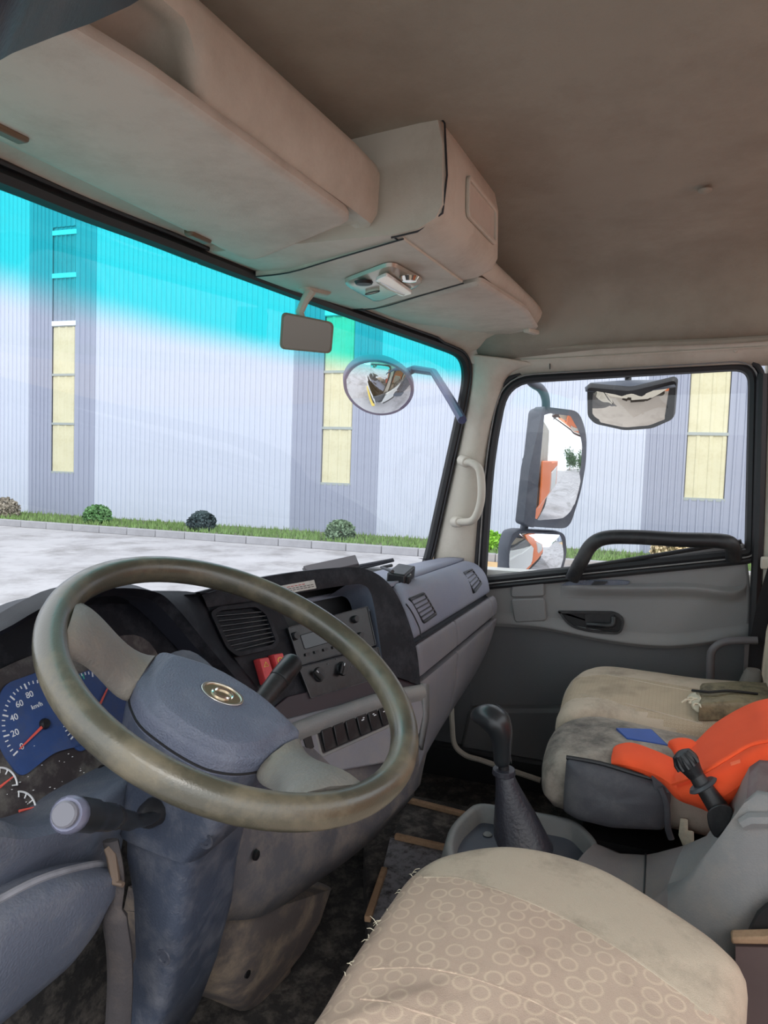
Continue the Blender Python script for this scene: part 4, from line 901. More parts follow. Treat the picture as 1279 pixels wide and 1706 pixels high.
# section = far-left, near-left ridge, near-right, far-right
def csec(fl, rl, xr, dx=.0, xl=-.435):
    a = P(*fl, x=xl+.02); b = P(*rl, x=xl); c = V((xr, b.y+.0, b.z)); d = V((xr, a.y, a.z)); return a, b, c, d
def rsec(q, r=.02): return rpoly(list(q), r, 4)
S1 = [csec((208, 1120), (322, 1262), -.29, xl=-.43), csec((206, 1215), (350, 1318), -.285, xl=-.435), csec((198, 1300), (372, 1372), -.285, xl=-.438), csec((190, 1352), (352, 1402), -.285, xl=-.438), csec((186, 1392), (318, 1446), -.285, xl=-.436)]
obj('upper_shroud', MB().loft([rsec(q, .03) for q in S1]), SHROUD, cs, ang=60)
S2 = [csec((200, 1370), (330, 1416), -.29, xl=-.428), csec((200, 1430), (308, 1470), -.29, xl=-.424), csec((212, 1500), (300, 1520), -.29, xl=-.42), csec((216, 1600), (292, 1600), -.28, xl=-.41), csec((180, 1690), (268, 1700), -.27, xl=-.40), csec((150, 1790), (232, 1800), -.26, xl=-.39)]
obj('lower_cover', MB().loft([rsec(q, .025) for q in S2]), SHROUD, cs, ang=60)
sl = [P(184, 1406, x=-.44), P(196, 1470, x=-.43), P(186, 1520, x=-.43), P(196, 1600, x=-.42), P(190, 1690, x=-.42), P(110, 1690, x=-.42), P(60, 1640, x=-.45), P(130, 1600, x=-.45), P(168, 1540, x=-.44), P(178, 1440, x=-.44)]
for px, py in ((342, 1400), (272, 1595)):
    c = P(px, py, x=-.43); obj('screw_recess', MB(frame(c, (0, -1, 0), (0, 0, 1), (-1, .25, 0))).lathe([(.010, .000), (.0095, .0015), (.006, .0012), (.0045, -.002), (.0001, -.002)], 14), DASHD, cs)
# hanging cloth strap between bin and column
stp = thing('cloth_strap', P(200, 1560, x=-.47), 'dark brownish strap hanging between the knee bin and the column cover', 'strap')
sp = [P(184, 1400, x=-.455), P(192, 1440, x=-.455), P(194, 1475, x=-.455), P(190, 1520, x=-.455), P(198, 1580, x=-.45), P(200, 1640, x=-.445), P(196, 1720, x=-.44)]
obj('strap', MB().tube(catmull(sp, 5), [.011]*15+[.018]*15+[.02], 10, flat=.5), M('strap_cloth', (62, 58, 60), .8, bump=.4, mott=.15, dirt=(110, 96, 84), damt=.3), stp)
obj('strap_tab', MB().tube([P(178, 1412, x=-.46), P(186, 1425, x=-.46), P(193, 1470, x=-.465), P(205, 1474, x=-.465)], [.004, .006, .005, .003], 8), M('strap_tab_brown', (104, 88, 76), .7), stp)
# stalks
s1 = thing('light_stalk', P(250, 1365, x=-.45), 'black light and indicator stalk with a grey round end, left of the column', 'stalk')
A = P(256, 1360, x=-.44); B = P(118, 1357, x=-.60)
q = [A+V((.03, 0, .004)), A, P(225, 1368, x=-.475), P(190, 1362, x=-.52), P(160, 1360, x=-.555), P(138, 1357, x=-.58), B]
obj('stalk_arm', MB().tube(catmull(q, 4), [.0065]*5+[.007]*4+[.010]*4+[.0135]*4+[.0152]*4+[.0150]*3+[.0145], 14), KNOBM, s1)
dr = (B-P(150, 1357, x=-.565)).normalized()
obj('end_collar', MB().tube([B-dr*.004, B, B+dr*.006, B+dr*.009], [.0155, .0162, .0158, .0135], 18), M('stalk_collar', (112, 114, 134), .3, .2), s1)
obj('end_button', MB().tube([B+dr*.008, B+dr*.014, B+dr*.0155], [.0112, .0112, .0095], 18), M('stalk_button', (104, 104, 112), .4), s1)
obj('grip_ribs', MB().tube([q[3]+dr*-.004, q[3]+dr*.004], .0120, 14), BLACKP, s1)
hc_ = P(248, 1358, x=-.438); obj('stalk_gaiter', MB().tube([hc_+V((.01, 0, 0)), hc_+V((-.004, 0, 0)), hc_+V((-.012, 0, 0))], [.016, .014, .009], 14), RUBBER, s1)
s2 = thing('wiper_stalk', P(430, 1180, x=-.2), 'black wiper stalk with printed marks, right of the steering column', 'stalk')
A = P(415, 1195, x=-.27); B = P(489, 1102, x=-.165); dr = (B-A).normalized()
obj('stalk_arm', MB().tube([A-dr*.09, A, A.lerp(B, .5), A.lerp(B, .62)], [.008, .012, .0145, .015], 14), BLACKP, s2)
obj('stalk_end', MB().tube([A.lerp(B, .63), A.lerp(B, .66), A.lerp(B, .97), B+dr*.003], [.0145, .0158, .0158, .012], 14), BLACKP, s2, bevel=.001)
fr_ = (CAM-A.lerp(B, .7)).normalized()
for k, t in enumerate((.55, .70, .85)):
    c = A.lerp(B, t)+fr_*(.0166 if k else .0155); F2 = frame(c, dr.cross(fr_), dr, fr_)
    obj('icon_mark', MB(F2).prism(rrect(0, 0, .006-.001*k, .0016, .0004, 2), -.001, .0005), WHITE, s2)
# ================================================================== LOWER CENTRE TRIM
lt = thing('lower_trim', (-.05, .56, .2), 'dusty grey-brown lower dash trim between column and passenger footwell', 'dash panel')
r0 = catmull([P(380, 1290, y=.60), P(450, 1265, y=.585), P(560, 1235, y=.56), P(640, 1215, y=.53), P(700, 1190, y=.50), P(712, 1185, y=.505)], 5)
r1 = catmull([P(360, 1400, y=.56), P(440, 1395, y=.55), P(540, 1370, y=.525), P(620, 1345, y=.505), P(690, 1300, y=.485), P(704, 1285, y=.50)], 5)
r2 = catmull([P(310, 1500, y=.58), P(430, 1500, y=.555), P(520, 1450, y=.53), P(600, 1400, y=.51), P(670, 1340, y=.49), P(690, 1320, y=.51)], 5)
r3 = catmull([P(318, 1530, y=.59), P(432, 1528, y=.57), P(530, 1468, y=.55), P(610, 1408, y=.53), P(672, 1345, y=.51), P(690, 1325, y=.54)], 5)
obj('trim_panel', MB().loft([[p+V((0, .06, .03)) for p in r0], r0, [a.lerp(b, .5)+V((0, -.010, 0)) for a, b in zip(r0, r1)], r1, [a.lerp(b, .6)+V((0, -.006, 0)) for a, b in zip(r1, r2)], r2, r3, [p+V((0, .12, -.02)) for p in r3]], ring=False), LOWD, lt, ang=60)
b0 = [P(322, 1528, y=.60), P(432, 1528, y=.585), P(556, 1490, y=.60)]
def bsec(pix, ys, z=None):
    a, b, c = [P(*p, y=y) for p, y in zip(pix, ys)]; return rpoly([a+V((0, .14, 0)), a, b, c, c+V((.02, .12, 0))], [.01, .03, .04, .03, .01], 4)
obj('heater_cover', MB().loft([bsec([(340, 1515), (432, 1522), (558, 1480)], (.60, .585, .60)), bsec([(330, 1560), (430, 1575), (540, 1535)], (.61, .59, .605)), bsec([(322, 1605), (412, 1640), (515, 1580)], (.63, .605, .62)), bsec([(328, 1640), (402, 1672), (492, 1610)], (.65, .63, .645)), bsec([(340, 1660), (410, 1690), (490, 1625)], (.68, .66, .67))]), HEATC, lt, ang=60)
for px, py, y in ((413, 1622, .604), (428, 1425, .545)):
    c = P(px, py, y=y); obj('screw_hole', MB(frame(c, (1, 0, 0), (0, 0, 1), (-.3, -1, .1))).lathe([(.0001, .002), (.004, .002), (.007, .001), (.008, -.004)], 12), VENTD, lt)
ac = thing('ribbed_pedal', P(310, 1640, y=.74), 'ribbed metal pedal on the floor beside the column cover', 'pedal')
pp = [P(285, 1650, y=.72), P(300, 1600, y=.76), P(322, 1612, y=.77), P(308, 1672, y=.72)]
obj('pedal_plate', MB().slab(pp, (0, .008, -.004)), M('pedal_metal', (150, 150, 152), .5, .4, dirt=(70, 66, 60), damt=.4), ac)
for k in range(7):
    t = (k+.5)/7; obj('rib', MB().tube([pp[0].lerp(pp[1], t), pp[3].lerp(pp[2], t)], .0016, 5), GREYC, ac)
# ================================================================== FLOOR PIECES
HZ = .15
hp_ = [P(612, 1535, z=HZ), P(640, 1430, z=HZ)+V((0, .05, 0)), V((.62, .74, HZ)), V((.62, .30, HZ)), V((.40, -.2, HZ)), V((.10, -.2, HZ))]
struct('trim_10', MB().slab(hp_, (0, 0, -.11)), FLOORM, 'raised black engine cover in the middle of the cab floor', bevel=.01)
mt = thing('floor_mat', P(660, 1430, z=HZ), 'worn silvery floor mat piece edged with wood strips beside the driver seat', 'floor mat')
z1 = HZ+.004
obj('mat', MB().slab([P(618, 1528, z=z1), P(650, 1395, z=z1), P(745, 1415, z=z1), P(800, 1440, z=z1), P(700, 1560, z=z1)], (0, 0, -.003)), FLOORW, mt)
for a, b in (((658, 1393), (742, 1412)), ((612, 1532), (640, 1448))):
    A, B = P(*a, z=z1+.006), P(*b, z=z1+.006); d = (B-A).normalized(); obj('wood_strip', MB(frame((A+B)/2, d, Zv.cross(d), Zv)).box((0, 0, 0), ((B-A).length, .013, .012)), WOOD, mt, bevel=.002)
m2 = thing('floor_mat', P(720, 1370, z=HZ), 'black worn floor mat piece with a wood strip in front of the gear tray', 'floor mat')
obj('mat', MB().slab([P(655, 1388, z=z1), P(680, 1335, z=z1), P(790, 1362, z=z1), P(750, 1410, z=z1)], (0, 0, -.003)), M('worn_black_mat', (48, 46, 46), .8, bump=.6, dirt=(120, 114, 108), damt=.7, dscale=22), m2)
A, B = P(672, 1331, z=z1+.006), P(775, 1357, z=z1+.006); d = (B-A).normalized()
obj('wood_strip', MB(frame((A+B)/2, d, Zv.cross(d), Zv)).box((0, 0, 0), ((B-A).length, .013, .012)), WOOD, m2, bevel=.002)
# kick panel and sill so the footwell is closed
struct('wall_right', MB().slab([V((.985, .5, .04)), V((.985, .98, .04)), V((.985, .98, .66)), V((.985, .56, .66)), V((.985, .56, .25))], (.03, 0, 0)), DOORL, 'dark kick panel ahead of the passenger door')
struct('trim_11', MB().box((1.0, .05, .07), (.09, 1.6, .14)), RUBBER, 'black door sill under the passenger door', bevel=.01)
# ================================================================== GEAR TRAY, LEVER, SIDE CONSOLE
tr_ = thing('gear_console', P(850, 1400, z=.2), 'grey plastic gear lever tray running back beside the driver seat', 'console')
TZ = .335
to = rpoly([P(738, 1412, z=TZ), P(748, 1372, z=TZ), P(792, 1334, z=TZ), P(860, 1345, z=TZ), P(962, 1364, z=TZ), P(1002, 1405, z=TZ), P(980, 1450, z=TZ), P(760, 1470, z=TZ)], [.03, .04, .03, .02, .03, .03, .05, .06], 5)
dn_ = lambda o, k, dz: [V((p.x, p.y, p.z+dz)) for p in inset(o, k)]
obj('tray_shell', MB().loft([dn_(to, -.012, -.18), dn_(to, -.006, -.03), dn_(to, 0, -.006), dn_(to, .004, 0), dn_(to, .012, 0), dn_(to, .016, -.005), dn_(to, .020, -.032), dn_(to, .022, -.036)]), GREYC, tr_, ang=60)
obj('tray_floor', MB().slab(dn_(to, .018, -.032), (0, 0, -.004)), M('tray_floor', (66, 70, 82), .5, dirt=(110, 108, 108), damt=.3), tr_)
obj('tray_screw', MB(frame(P(812, 1390, z=TZ-.03), (1, 0, 0), (0, 1, 0), (0, 0, 1))).lathe([(.0001, .004), (.006, .003), (.009, 0)], 12), GREYC, tr_)
# saddle behind the tray that rises to the valve console
def ssec(L_, R_2, drop): return [P(*L_[0], **L_[1])+V((-.02, 0, -drop)), P(*L_[0], **L_[1]), P(*R_2[0], **R_2[1]), P(*R_2[0], **R_2[1])+V((.02, 0, -drop))]
X0, X1 = .06, .23
sd = [[V((X0, .145, .15)), V((X0+.01, .145, .315)), V((X0+.06, .15, .333)), V((X1, .11, .334)), V((X1+.03, .12, .15))],
      [V((X0, .09, .15)), V((X0+.01, .09, .312)), V((X0+.05, .095, .325)), V((X1, .075, .326)), V((X1+.03, .085, .15))],
      [V((X0, .03, .15)), V((X0, .03, .318)), V((X0+.04, .03, .335)), P(1075, 1424, x=X1-.01), V((X1+.03, .04, .15))],
      [V((X0-.01, -.005, .15)), V((X0-.01, -.005, .36)), V((X0+.03, -.005, .372)), P(1142, 1412, x=X1-.04), V((X1, -.01, .15))],
      [V((X0-.02, -.03, .15)), P(1150, 1470, x=X0-.02), P(1175, 1450, x=X0+.02), P(1172, 1400, x=X1-.06), V((X1-.02, -.03, .15))],
      [V((X0-.03, -.06, .15)), P(1195, 1420, x=X0-.03), P(1212, 1395, x=X0), P(1215, 1345, x=X1-.08), V((X1-.04, -.05, .15))],
      [V((X0-.04, -.09, .15)), P(1236, 1374, x=X0-.04), P(1242, 1340, x=X0-.01), P(1245, 1298, x=X1-.10), V((X1-.06, -.09, .15))],
      [V((X0-.04, -.11, .15)), P(1258, 1364, x=X0-.04), P(1262, 1320, x=X0-.01), P(1262, 1290, x=X1-.10), V((X1-.06, -.11, .15))],
      [V((X0-.04, -.3, .15)), V((X0-.04, -.3, .52)), V((X0-.01, -.3, .56)), V((X1-.10, -.3, .56)), V((X1-.06, -.3, .15))]]
def smooth_sec(q): return catmull(q, 4)
seam_i = 2
obj('saddle', MB().loft([smooth_sec(q) for q in sd[:4]], ring=False), TUNNEL, tr_, ang=60)
SS = [smooth_sec(q) for q in sd]
obj('valve_housing', MB().loft([q[:9] for q in SS[3:]], ring=False), GREYC, tr_, ang=60)
obj('housing_front', MB().loft([q[8:] for q in SS[3:7]], ring=False), GREYC, tr_, ang=60)
obj('housing_top', MB().loft([q[8:] for q in SS[6:]], ring=False), M('red_brown_plastic', (112, 90, 90), .5, mott=.12, dirt=(136, 128, 124), damt=.4, dscale=12), tr_, ang=60)
obj('saddle_seam', MB().tube([p+V((0, 0, .001)) for p in smooth_sec(sd[2])][3:13], .0018, 5), RUBBER, tr_)
obj('front_edge_cap', MB().tube([P(1236, 1374, x=.018), P(1250, 1366, x=.018), P(1300, 1366, x=.018)], [.009, .011, .011], 8), GREYC, tr_)
# gear lever
gl_ = thing('gear_lever', P(868, 1400, z=.29), 'black gear lever with glossy round-topped knob and leatherette boot', 'gear lever')
GX = .205
kpts = [P(*p, x=GX) for p in ((785, 1197), (789, 1195), (796, 1192), (806, 1192), (818, 1195), (829, 1204), (835, 1221), (836, 1242), (836, 1261), (836, 1277))]
obj('knob', MB().tube(kpts, [.004, .012, .0185, .0245, .0285, .0295, .0245, .0195, .0175, .0168], 18, flat=.9), KNOBM, gl_, sub=2, ang=180)
obj('knob_seam', MB().tube(catmull([P(826, 1172, x=GX-.01), P(846, 1190, x=GX-.012), P(852, 1215, x=GX-.012), P(849, 1245, x=GX-.012), P(852, 1272, x=GX-.01)], 5), .0004, 5), SLATM, gl_)
obj('lever_rod', MB().tube([P(838, 1270, x=GX), P(840, 1290, x=GX)], .010, 12), RUBBER, gl_)
nk = P(839, 1286, x=GX); bt = P(873, 1408, x=GX-.005)
secs = []
for i in range(15):
    t = i/14; c = nk.lerp(bt, t); r = .0165 + .036*t**1.15; row = []
    for k in range(20):
        a = 2*math.pi*k/20; fold = 1 + .10*t*math.cos(a*4+.7) + .03*math.sin(7*t+a*2)
        sq = 1/(max(abs(math.cos(a)), abs(math.sin(a)))**(.6*t))
        row.append(c+V((r*fold*sq*math.cos(a), r*fold*sq*math.sin(a)*1.05, 0)))
    secs.append(row)
obj('boot', MB().loft(secs), BOOTM, gl_, sub=1)
obj('boot_collar', MB().tube([nk+V((0, 0, .006)), nk+V((0, 0, -.004))], [.0205, .0215], 18), BOOTM, gl_, bevel=.001)
# trailer hand valve lever
hv = thing('hand_valve_lever', P(1190, 1370, x=.10), 'black ridged hand valve lever standing on the grey console', 'lever')
VX = .115
bc = P(1200, 1352, x=VX-.01); kt = P(1141, 1265, x=VX); ax = (kt-bc).normalized()
obj('valve_body', MB().loft([rpoly([P(1176, 1350, x=VX-.03), P(1200, 1338, x=VX-.03), P(1222, 1345, x=VX-.03), P(1218, 1368, x=VX-.03), P(1193, 1400, x=VX-.03), P(1180, 1380, x=VX-.03)], .012), rpoly([P(1176, 1350, x=VX+.02), P(1200, 1336, x=VX+.02), P(1222, 1343, x=VX+.02), P(1216, 1366, x=VX+.02), P(1193, 1396, x=VX+.02), P(1180, 1378, x=VX+.02)], .012)]), BLACKP, hv, bevel=.004)
obj('lever_shaft', MB().tube([bc, bc.lerp(kt, .45), bc.lerp(kt, .75)], [.016, .013, .011], 12), BLACKP, hv)
dc = bc.lerp(kt, .50)
obj('collar_disc', MB().tube([dc-ax*.003, dc-ax*.001, dc+ax*.003], [.021, .0235, .020], 20), M('collar_grey', (66, 68, 72), .5), hv)
obj('knob', MB().tube([bc.lerp(kt, .68), bc.lerp(kt, .78), bc.lerp(kt, .84), bc.lerp(kt, .93), kt, kt+ax*.01, kt+ax*.014], [.012, .014, .0155, .0185, .0185, .015, .006], 16), BLACKP, hv)
sd_ = ax.cross(V((1, 0, 0))).normalized()
for k in range(5):
    a = R_(-60+k*30); dd = (V((-1, 0, 0))*math.cos(a) + sd_*math.sin(a)); obj('knob_ridge', MB().tube([bc.lerp(kt, .9)+dd*.0185, kt+dd*.0185, kt+ax*.011+dd*.012], .0028, 6), BLACKP, hv)
# wood batten and brown panel behind the driver seat
bt_ = thing('wood_batten', P(1262, 1568, x=-.08), 'raw wood batten with brown panel at the back of the driver seat', 'board')
q = [P(1218, 1563, x=-.03), P(1330, 1560, x=-.03), P(1330, 1576, x=-.03), P(1218, 1574, x=-.03)]
obj('batten', MB().slab(q, (.02, 0, 0)), WOOD, bt_, bevel=.003)
obj('brown_panel', MB().slab([P(1225, 1577, x=-.026), P(1330, 1580, x=-.026), P(1330, 1790, x=-.026), P(1225, 1790, x=-.026)], (.015, 0, 0)), BROWN, bt_)
obj('dark_end', MB().slab([P(1243, 1563, x=-.01), P(1262, 1525, x=-.01), P(1285, 1505, x=-.01), P(1340, 1490, x=-.01), P(1340, 1563, x=-.01)], (.01, 0, 0)), VENTD, bt_)
# ================================================================== SEATS
def pattern(name, base, line, kind, scale, dirt, damt):
    m = M(name, base, .95, bump=.4, bscale=700, mott=.05, mscale=9, fine=.15)
    nt = m.node_tree; N = nt.nodes; L = nt.links; b = N['Principled BSDF']
    old = b.inputs['Base Color'].links[0].from_socket
    tc = N.new('ShaderNodeTexCoord'); mp = N.new('ShaderNodeMapping'); L.new(tc.outputs['Object'], mp.inputs[0])
    vo = N.new('ShaderNodeTexVoronoi'); vo.voronoi_dimensions = '2D'; vo.inputs['Scale'].default_value = scale
    vo.inputs['Randomness'].default_value = .45 if kind == 'ring' else 0
    L.new(mp.outputs[0], vo.inputs['Vector'])
    nz = N.new('ShaderNodeTexNoise'); nz.inputs['Scale'].default_value = 30; L.new(tc.outputs['Object'], nz.inputs['Vector'])
    def mth(op, a, bb=None):
        n = N.new('ShaderNodeMath'); n.operation = op
        for s, v in zip(n.inputs, (a, bb)):
            if v is None: continue
            if isinstance(v, (int, float)): s.default_value = v
            else: L.new(v, s)
        return n.outputs[0]
    d = mth('ABSOLUTE', mth('SUBTRACT', vo.outputs['Distance'], .36 if kind == 'ring' else .3))
    f = mth('MULTIPLY', mth('SUBTRACT', 1, mth('MINIMUM', mth('MULTIPLY', d, 11 if kind == 'ring' else 9), 1)), mth('ADD', mth('MULTIPLY', nz.outputs[0], 1.1), .15))
    mx = N.new('ShaderNodeMix'); mx.data_type = 'RGBA'; L.new(f, mx.inputs[0]); L.new(old, mx.inputs[6]); mx.inputs[7].default_value = srgb(*line)
    n2 = N.new('ShaderNodeTexNoise'); n2.inputs['Scale'].default_value = 11; n2.inputs['Detail'].default_value = 6; L.new(tc.outputs['Object'], n2.inputs['Vector'])
    mr = N.new('ShaderNodeMapRange'); mr.inputs[1].default_value = .53; mr.inputs[2].default_value = .75; mr.inputs[4].default_value = damt; L.new(n2.outputs[0], mr.inputs[0])
    m2 = N.new('ShaderNodeMix'); m2.data_type = 'RGBA'; L.new(mr.outputs[0], m2.inputs[0]); L.new(mx.outputs[2], m2.inputs[6]); m2.inputs[7].default_value = srgb(*dirt)
    L.new(m2.outputs[2], b.inputs['Base Color'])
    return m
RING = pattern('ring_print_fabric', (190, 168, 150), (214, 194, 170), 'ring', 38, (120, 104, 92), .6)
FINEP = pattern('small_print_fabric', (180, 162, 138), (196, 180, 156), 'fine', 125, (110, 98, 84), .5)
ds = thing('driver_seat', (-.35, .1, .2), 'worn taupe driver seat cushion with ring-print fabric and frayed front edge', 'seat')
SZ = .455
oo = [P(395, 1800, z=SZ), P(500, 1706, z=SZ), P(575, 1585, z=SZ), P(643, 1490, z=SZ), P(688, 1440, z=SZ), P(752, 1412, z=SZ), P(860, 1402, z=SZ), P(1000, 1436, z=SZ), P(1150, 1522, z=SZ), P(1238, 1590, z=SZ), P(1246, 1640, z=SZ), P(1246, 1760, z=SZ), V((-.62, -.09, SZ)), V((-.66, 0, SZ)), V((-.64, .25, SZ)), V((-.56, .31, SZ))]
oo = [p+V((.0, .0, 0)) for p in catmull(oo, 14, True)]
tmp = MB(); cushion(tmp, oo, .30, SZ+.012, .05, .02, 40)
from mathutils.bvhtree import BVHTree
sbv = BVHTree.FromPolygons([tuple(p) for p in tmp.v], tmp.f)
def on_seat(pix, dz=0):
    out = []
    for p in pix:
        h = sbv.ray_cast(CAM, ray(*p).normalized())[0]
        if h is not None: out.append(h+V((0, 0, dz)))
    return out
# the plain border on the passenger side is its own piece of cloth
sea = [P(690, 1458, z=SZ+.01), P(760, 1462, z=SZ+.01), P(850, 1490, z=SZ+.01), P(960, 1540, z=SZ+.01), P(1060, 1600, z=SZ+.01), P(1150, 1665, z=SZ+.01), P(1240, 1760, z=SZ+.01)]
sea = on_seat([(690, 1459), (706, 1462), (760, 1462), (805, 1475), (850, 1490), (905, 1513), (960, 1540), (1010, 1568), (1060, 1600), (1105, 1632), (1150, 1665), (1180, 1690), (1225, 1730)])
sea = [sea[0]+(sea[0]-sea[1])*8] + sea
def side_of(p):      # > 0 on the patterned side
    best = None
    for a, b in zip(sea, sea[1:]):
        d = V((b.x-a.x, b.y-a.y)); t = max(0, min(1, (V((p.x-a.x, p.y-a.y))).dot(d)/d.length_squared)); c = V((a.x+d.x*t, a.y+d.y*t)); l = (V((p.x, p.y))-c).length
        if best is None or l < best[0]: best = (l, d.x*(p.y-a.y)-d.y*(p.x-a.x))
    return best[1]
sg = side_of(V((-.5, .1, 0)))
A_, B_ = MB(), MB(); A_.v = B_.v = None
def split(mb):
    outs = []
    for want in (True, False):
        keep = [f for f in mb.f if (side_of(sum((mb.v[i] for i in f), V((0, 0, 0)))/len(f))*sg > 0) == want]
        idx = {}; r = MB()
        for f in keep:
            for i in f:
                if i not in idx: idx[i] = len(r.v); r.v.append(mb.v[i])
            r.f.append(tuple(idx[i] for i in f))
        outs.append(r)
    return outs
# refine rings so that the border line is clean
pat, bor = split(tmp)
obj('seat_cushion', pat, RING, ds, ang=80); obj('side_border', bor, SEATP, ds, ang=80)
import bisect
def topz(p):
    c = sum(oo, V((0, 0, 0)))/len(oo); return SZ+.014 + .016*(1-min(1, ((p.x-c.x)**2+(p.y-c.y)**2)/.06))
SEAMM = M('seam_thread', (206, 186, 160), .9)
def on_top(pts, dz=.001): return [V((p.x, p.y, topz(p)+dz)) for p in catmull(pts, 6)]
for nm, px in (('crease', [(572, 1622), (620, 1614), (700, 1612), (760, 1622), (820, 1640), (880, 1664), (930, 1690), (960, 1706)]), ('crease', [(600, 1664), (640, 1668), (680, 1680), (720, 1692), (760, 1706)])):
    obj(nm, MB().tube(catmull(on_seat(px, -.0006), 4), .0016, 6), RING, ds)
obj('border_seam', MB().tube(catmull(on_seat([(706, 1462), (760, 1462), (805, 1475), (850, 1490), (905, 1513), (960, 1540), (1010, 1568), (1060, 1600), (1105, 1632), (1150, 1665), (1180, 1690)], -.0012), 4), .0026, 6), SEATP, ds)
rnd = random.Random(5)
for k in range(16):      # frayed threads along the torn front edge
    t = rnd.random(); i = t*4; q = [P(700, 1440, z=SZ), P(680, 1462, z=SZ), P(640, 1520, z=SZ), P(612, 1560, z=SZ), P(570, 1630, z=SZ)]
    j = min(3, int(i)); p = q[j].lerp(q[j+1], i-j)+V((.004, 0, -.004)); d = V((rnd.uniform(-.2, .6), rnd.uniform(.3, 1), rnd.uniform(-.3, .6))).normalized()*rnd.uniform(.004, .010 if k else .02)
    obj('loose_thread', MB().tube([p-d*.3, p+d*.5, p+d+V((0, 0, -.003))], [.0007, .0006, .0003], 4), PEEL, ds)
obj('cushion_base', MB().slab([V((-.62, -.08, .30)), V((-.14, -.08, .30)), V((-.10, .22, .30)), V((-.2, .27, .30)), V((-.58, .27, .30))], (0, 0, -.14)), BLACKP, ds, bevel=.01)
# middle seat
ms = thing('middle_seat', (.4, .05, .2), 'narrow middle seat cushion in grimy grey-taupe fabric', 'seat')
MZ = .452
mo = catmull([V((.264, .20, MZ)), V((.285, .222, MZ)), V((.36, .235, MZ)), P(925, 1202, z=MZ), P(985, 1190, z=MZ), P(1110, 1212, z=MZ), P(1200, 1232, z=MZ), P(1290, 1250, z=MZ), V((.53, -.24, MZ)), V((.28, -.24, MZ)), V((.262, -.1, MZ)), V((.262, .02, MZ)), V((.265, .12, MZ))], 5, True)
mo = [V((p.x, p.y, MZ)) for p in mo]
tmp = MB(); cushion(tmp, mo, .365, MZ+.008, .045, .012, 6); obj('seat_cushion', tmp, SEATG, ms, ang=80)
obj('frame', MB().hexa([V((.28, -.2, .1)), V((.5, -.2, .1)), V((.5, .12, .1)), V((.28, .12, .1)), V((.27, -.2, .32)), V((.5, -.2, .32)), V((.5, .15, .32)), V((.27, .15, .32))]), VENTD, ms)
for px, py, l in ((1138, 1392, .05), (1148, 1412, .04)):
    c = P(px, py, x=.25); obj('hanging_tag', MB().tube([c+V((0, 0, .03)), c, c+V((.004, -.006, -.02))], [.006, .008, .006], 6, flat=.3), PEEL, ms)
# passenger seat
ps = thing('passenger_seat', (.72, .05, .2), 'outer passenger seat in beige small-print fabric beside the door', 'seat')
PZ = .455
po_ = catmull([P(934, 1192, z=PZ), P(932, 1165, z=PZ), P(948, 1126, z=PZ), P(990, 1110, z=PZ), P(1080, 1118, z=PZ), P(1180, 1132, z=PZ), P(1275, 1142, z=PZ), V((.86, -.26, PZ)), V((.56, -.26, PZ)), V((.545, -.1, PZ)), V((.54, .1, PZ))], 16, True)
po_ = [V((p.x, p.y, PZ)) for p in po_]
tmp = MB(); cushion(tmp, po_, .30, PZ+.012, .05, .014, 36)
ctr = sum(po_, V((0, 0, 0)))/len(po_)
INS = [P(*p, z=PZ+.018) for p in ((925, 1150), (962, 1122), (1010, 1124), (1060, 1134), (1110, 1144), (1180, 1156), (1300, 1178), (1300, 1240), (1190, 1212), (1110, 1190), (1050, 1174), (985, 1160), (925, 1158))]
def inside(p, poly):
    c = False
    for a, b in zip(poly, poly[1:]+poly[:1]):
        if (a.y > p.y) != (b.y > p.y) and p.x < (b.x-a.x)*(p.y-a.y)/(b.y-a.y)+a.x: c = not c
    return c
def split_in(mb, poly, zmin):
    outs = []
    for want in (True, False):
        idx = {}; r = MB()
        for f in mb.f:
            c = sum((mb.v[i] for i in f), V((0, 0, 0)))/len(f)
            if (c.z > zmin and inside(c, poly)) != want: continue
            for i in f:
                if i not in idx: idx[i] = len(r.v); r.v.append(mb.v[i])
            r.f.append(tuple(idx[i] for i in f))
        outs.append(r)
    return outs
pbv = BVHTree.FromPolygons([tuple(p) for p in tmp.v], tmp.f)
pat, bor = split_in(tmp, INS, PZ-.05)
obj('seat_insert', pat, FINEP, ps, ang=80); obj('seat_cushion', bor, SEATP, ps, ang=80)
for q in (((958, 1124), (1010, 1124), (1060, 1134), (1110, 1144), (1180, 1156), (1240, 1166)), ((950, 1158), (985, 1160), (1050, 1174), (1110, 1190), (1170, 1206))):
    hs = [pbv.ray_cast(CAM, ray(*p).normalized())[0] for p in q]; hs = [h+V((0, 0, -.0008)) for h in hs if h is not None]
    obj('piping', MB().tube(catmull(hs, 5), .0022, 6), SEATP, ps)
obj('base', MB().hexa([V((.56, -.22, .1)), V((.88, -.22, .1)), V((.88, .14, .1)), V((.56, .14, .1)), V((.55, -.22, .31)), V((.89, -.22, .31)), V((.89, .17, .31)), V((.55, .17, .31))]), VENTD, ps)
# backrest edge at the right of the photograph
def brow(x0, x1, y, z, dy): return rpoly([V((x0, y, z)), V((x1, y, z)), V((x1, y-dy, z)), V((x0, y-dy, z))], .045, 5)
obj('backrest', MB().loft([brow(.58, .86, -.215, .43, .11), brow(.565, .885, -.195, .50, .13), brow(.56, .89, -.20, .60, .14), brow(.565, .885, -.225, .75, .13), brow(.58, .86, -.25, .84, .10)]), SEATP, ps, ang=70)
obj('belt_buckle', MB().loft([brow(.84, .90, -.15, .46, .03), brow(.835, .905, -.155, .475, .045), brow(.845, .90, -.16, .49, .04), brow(.86, .89, -.165, .50, .03)]), M('buckle_cloth', (116, 110, 104), .8, mott=.2), ps)
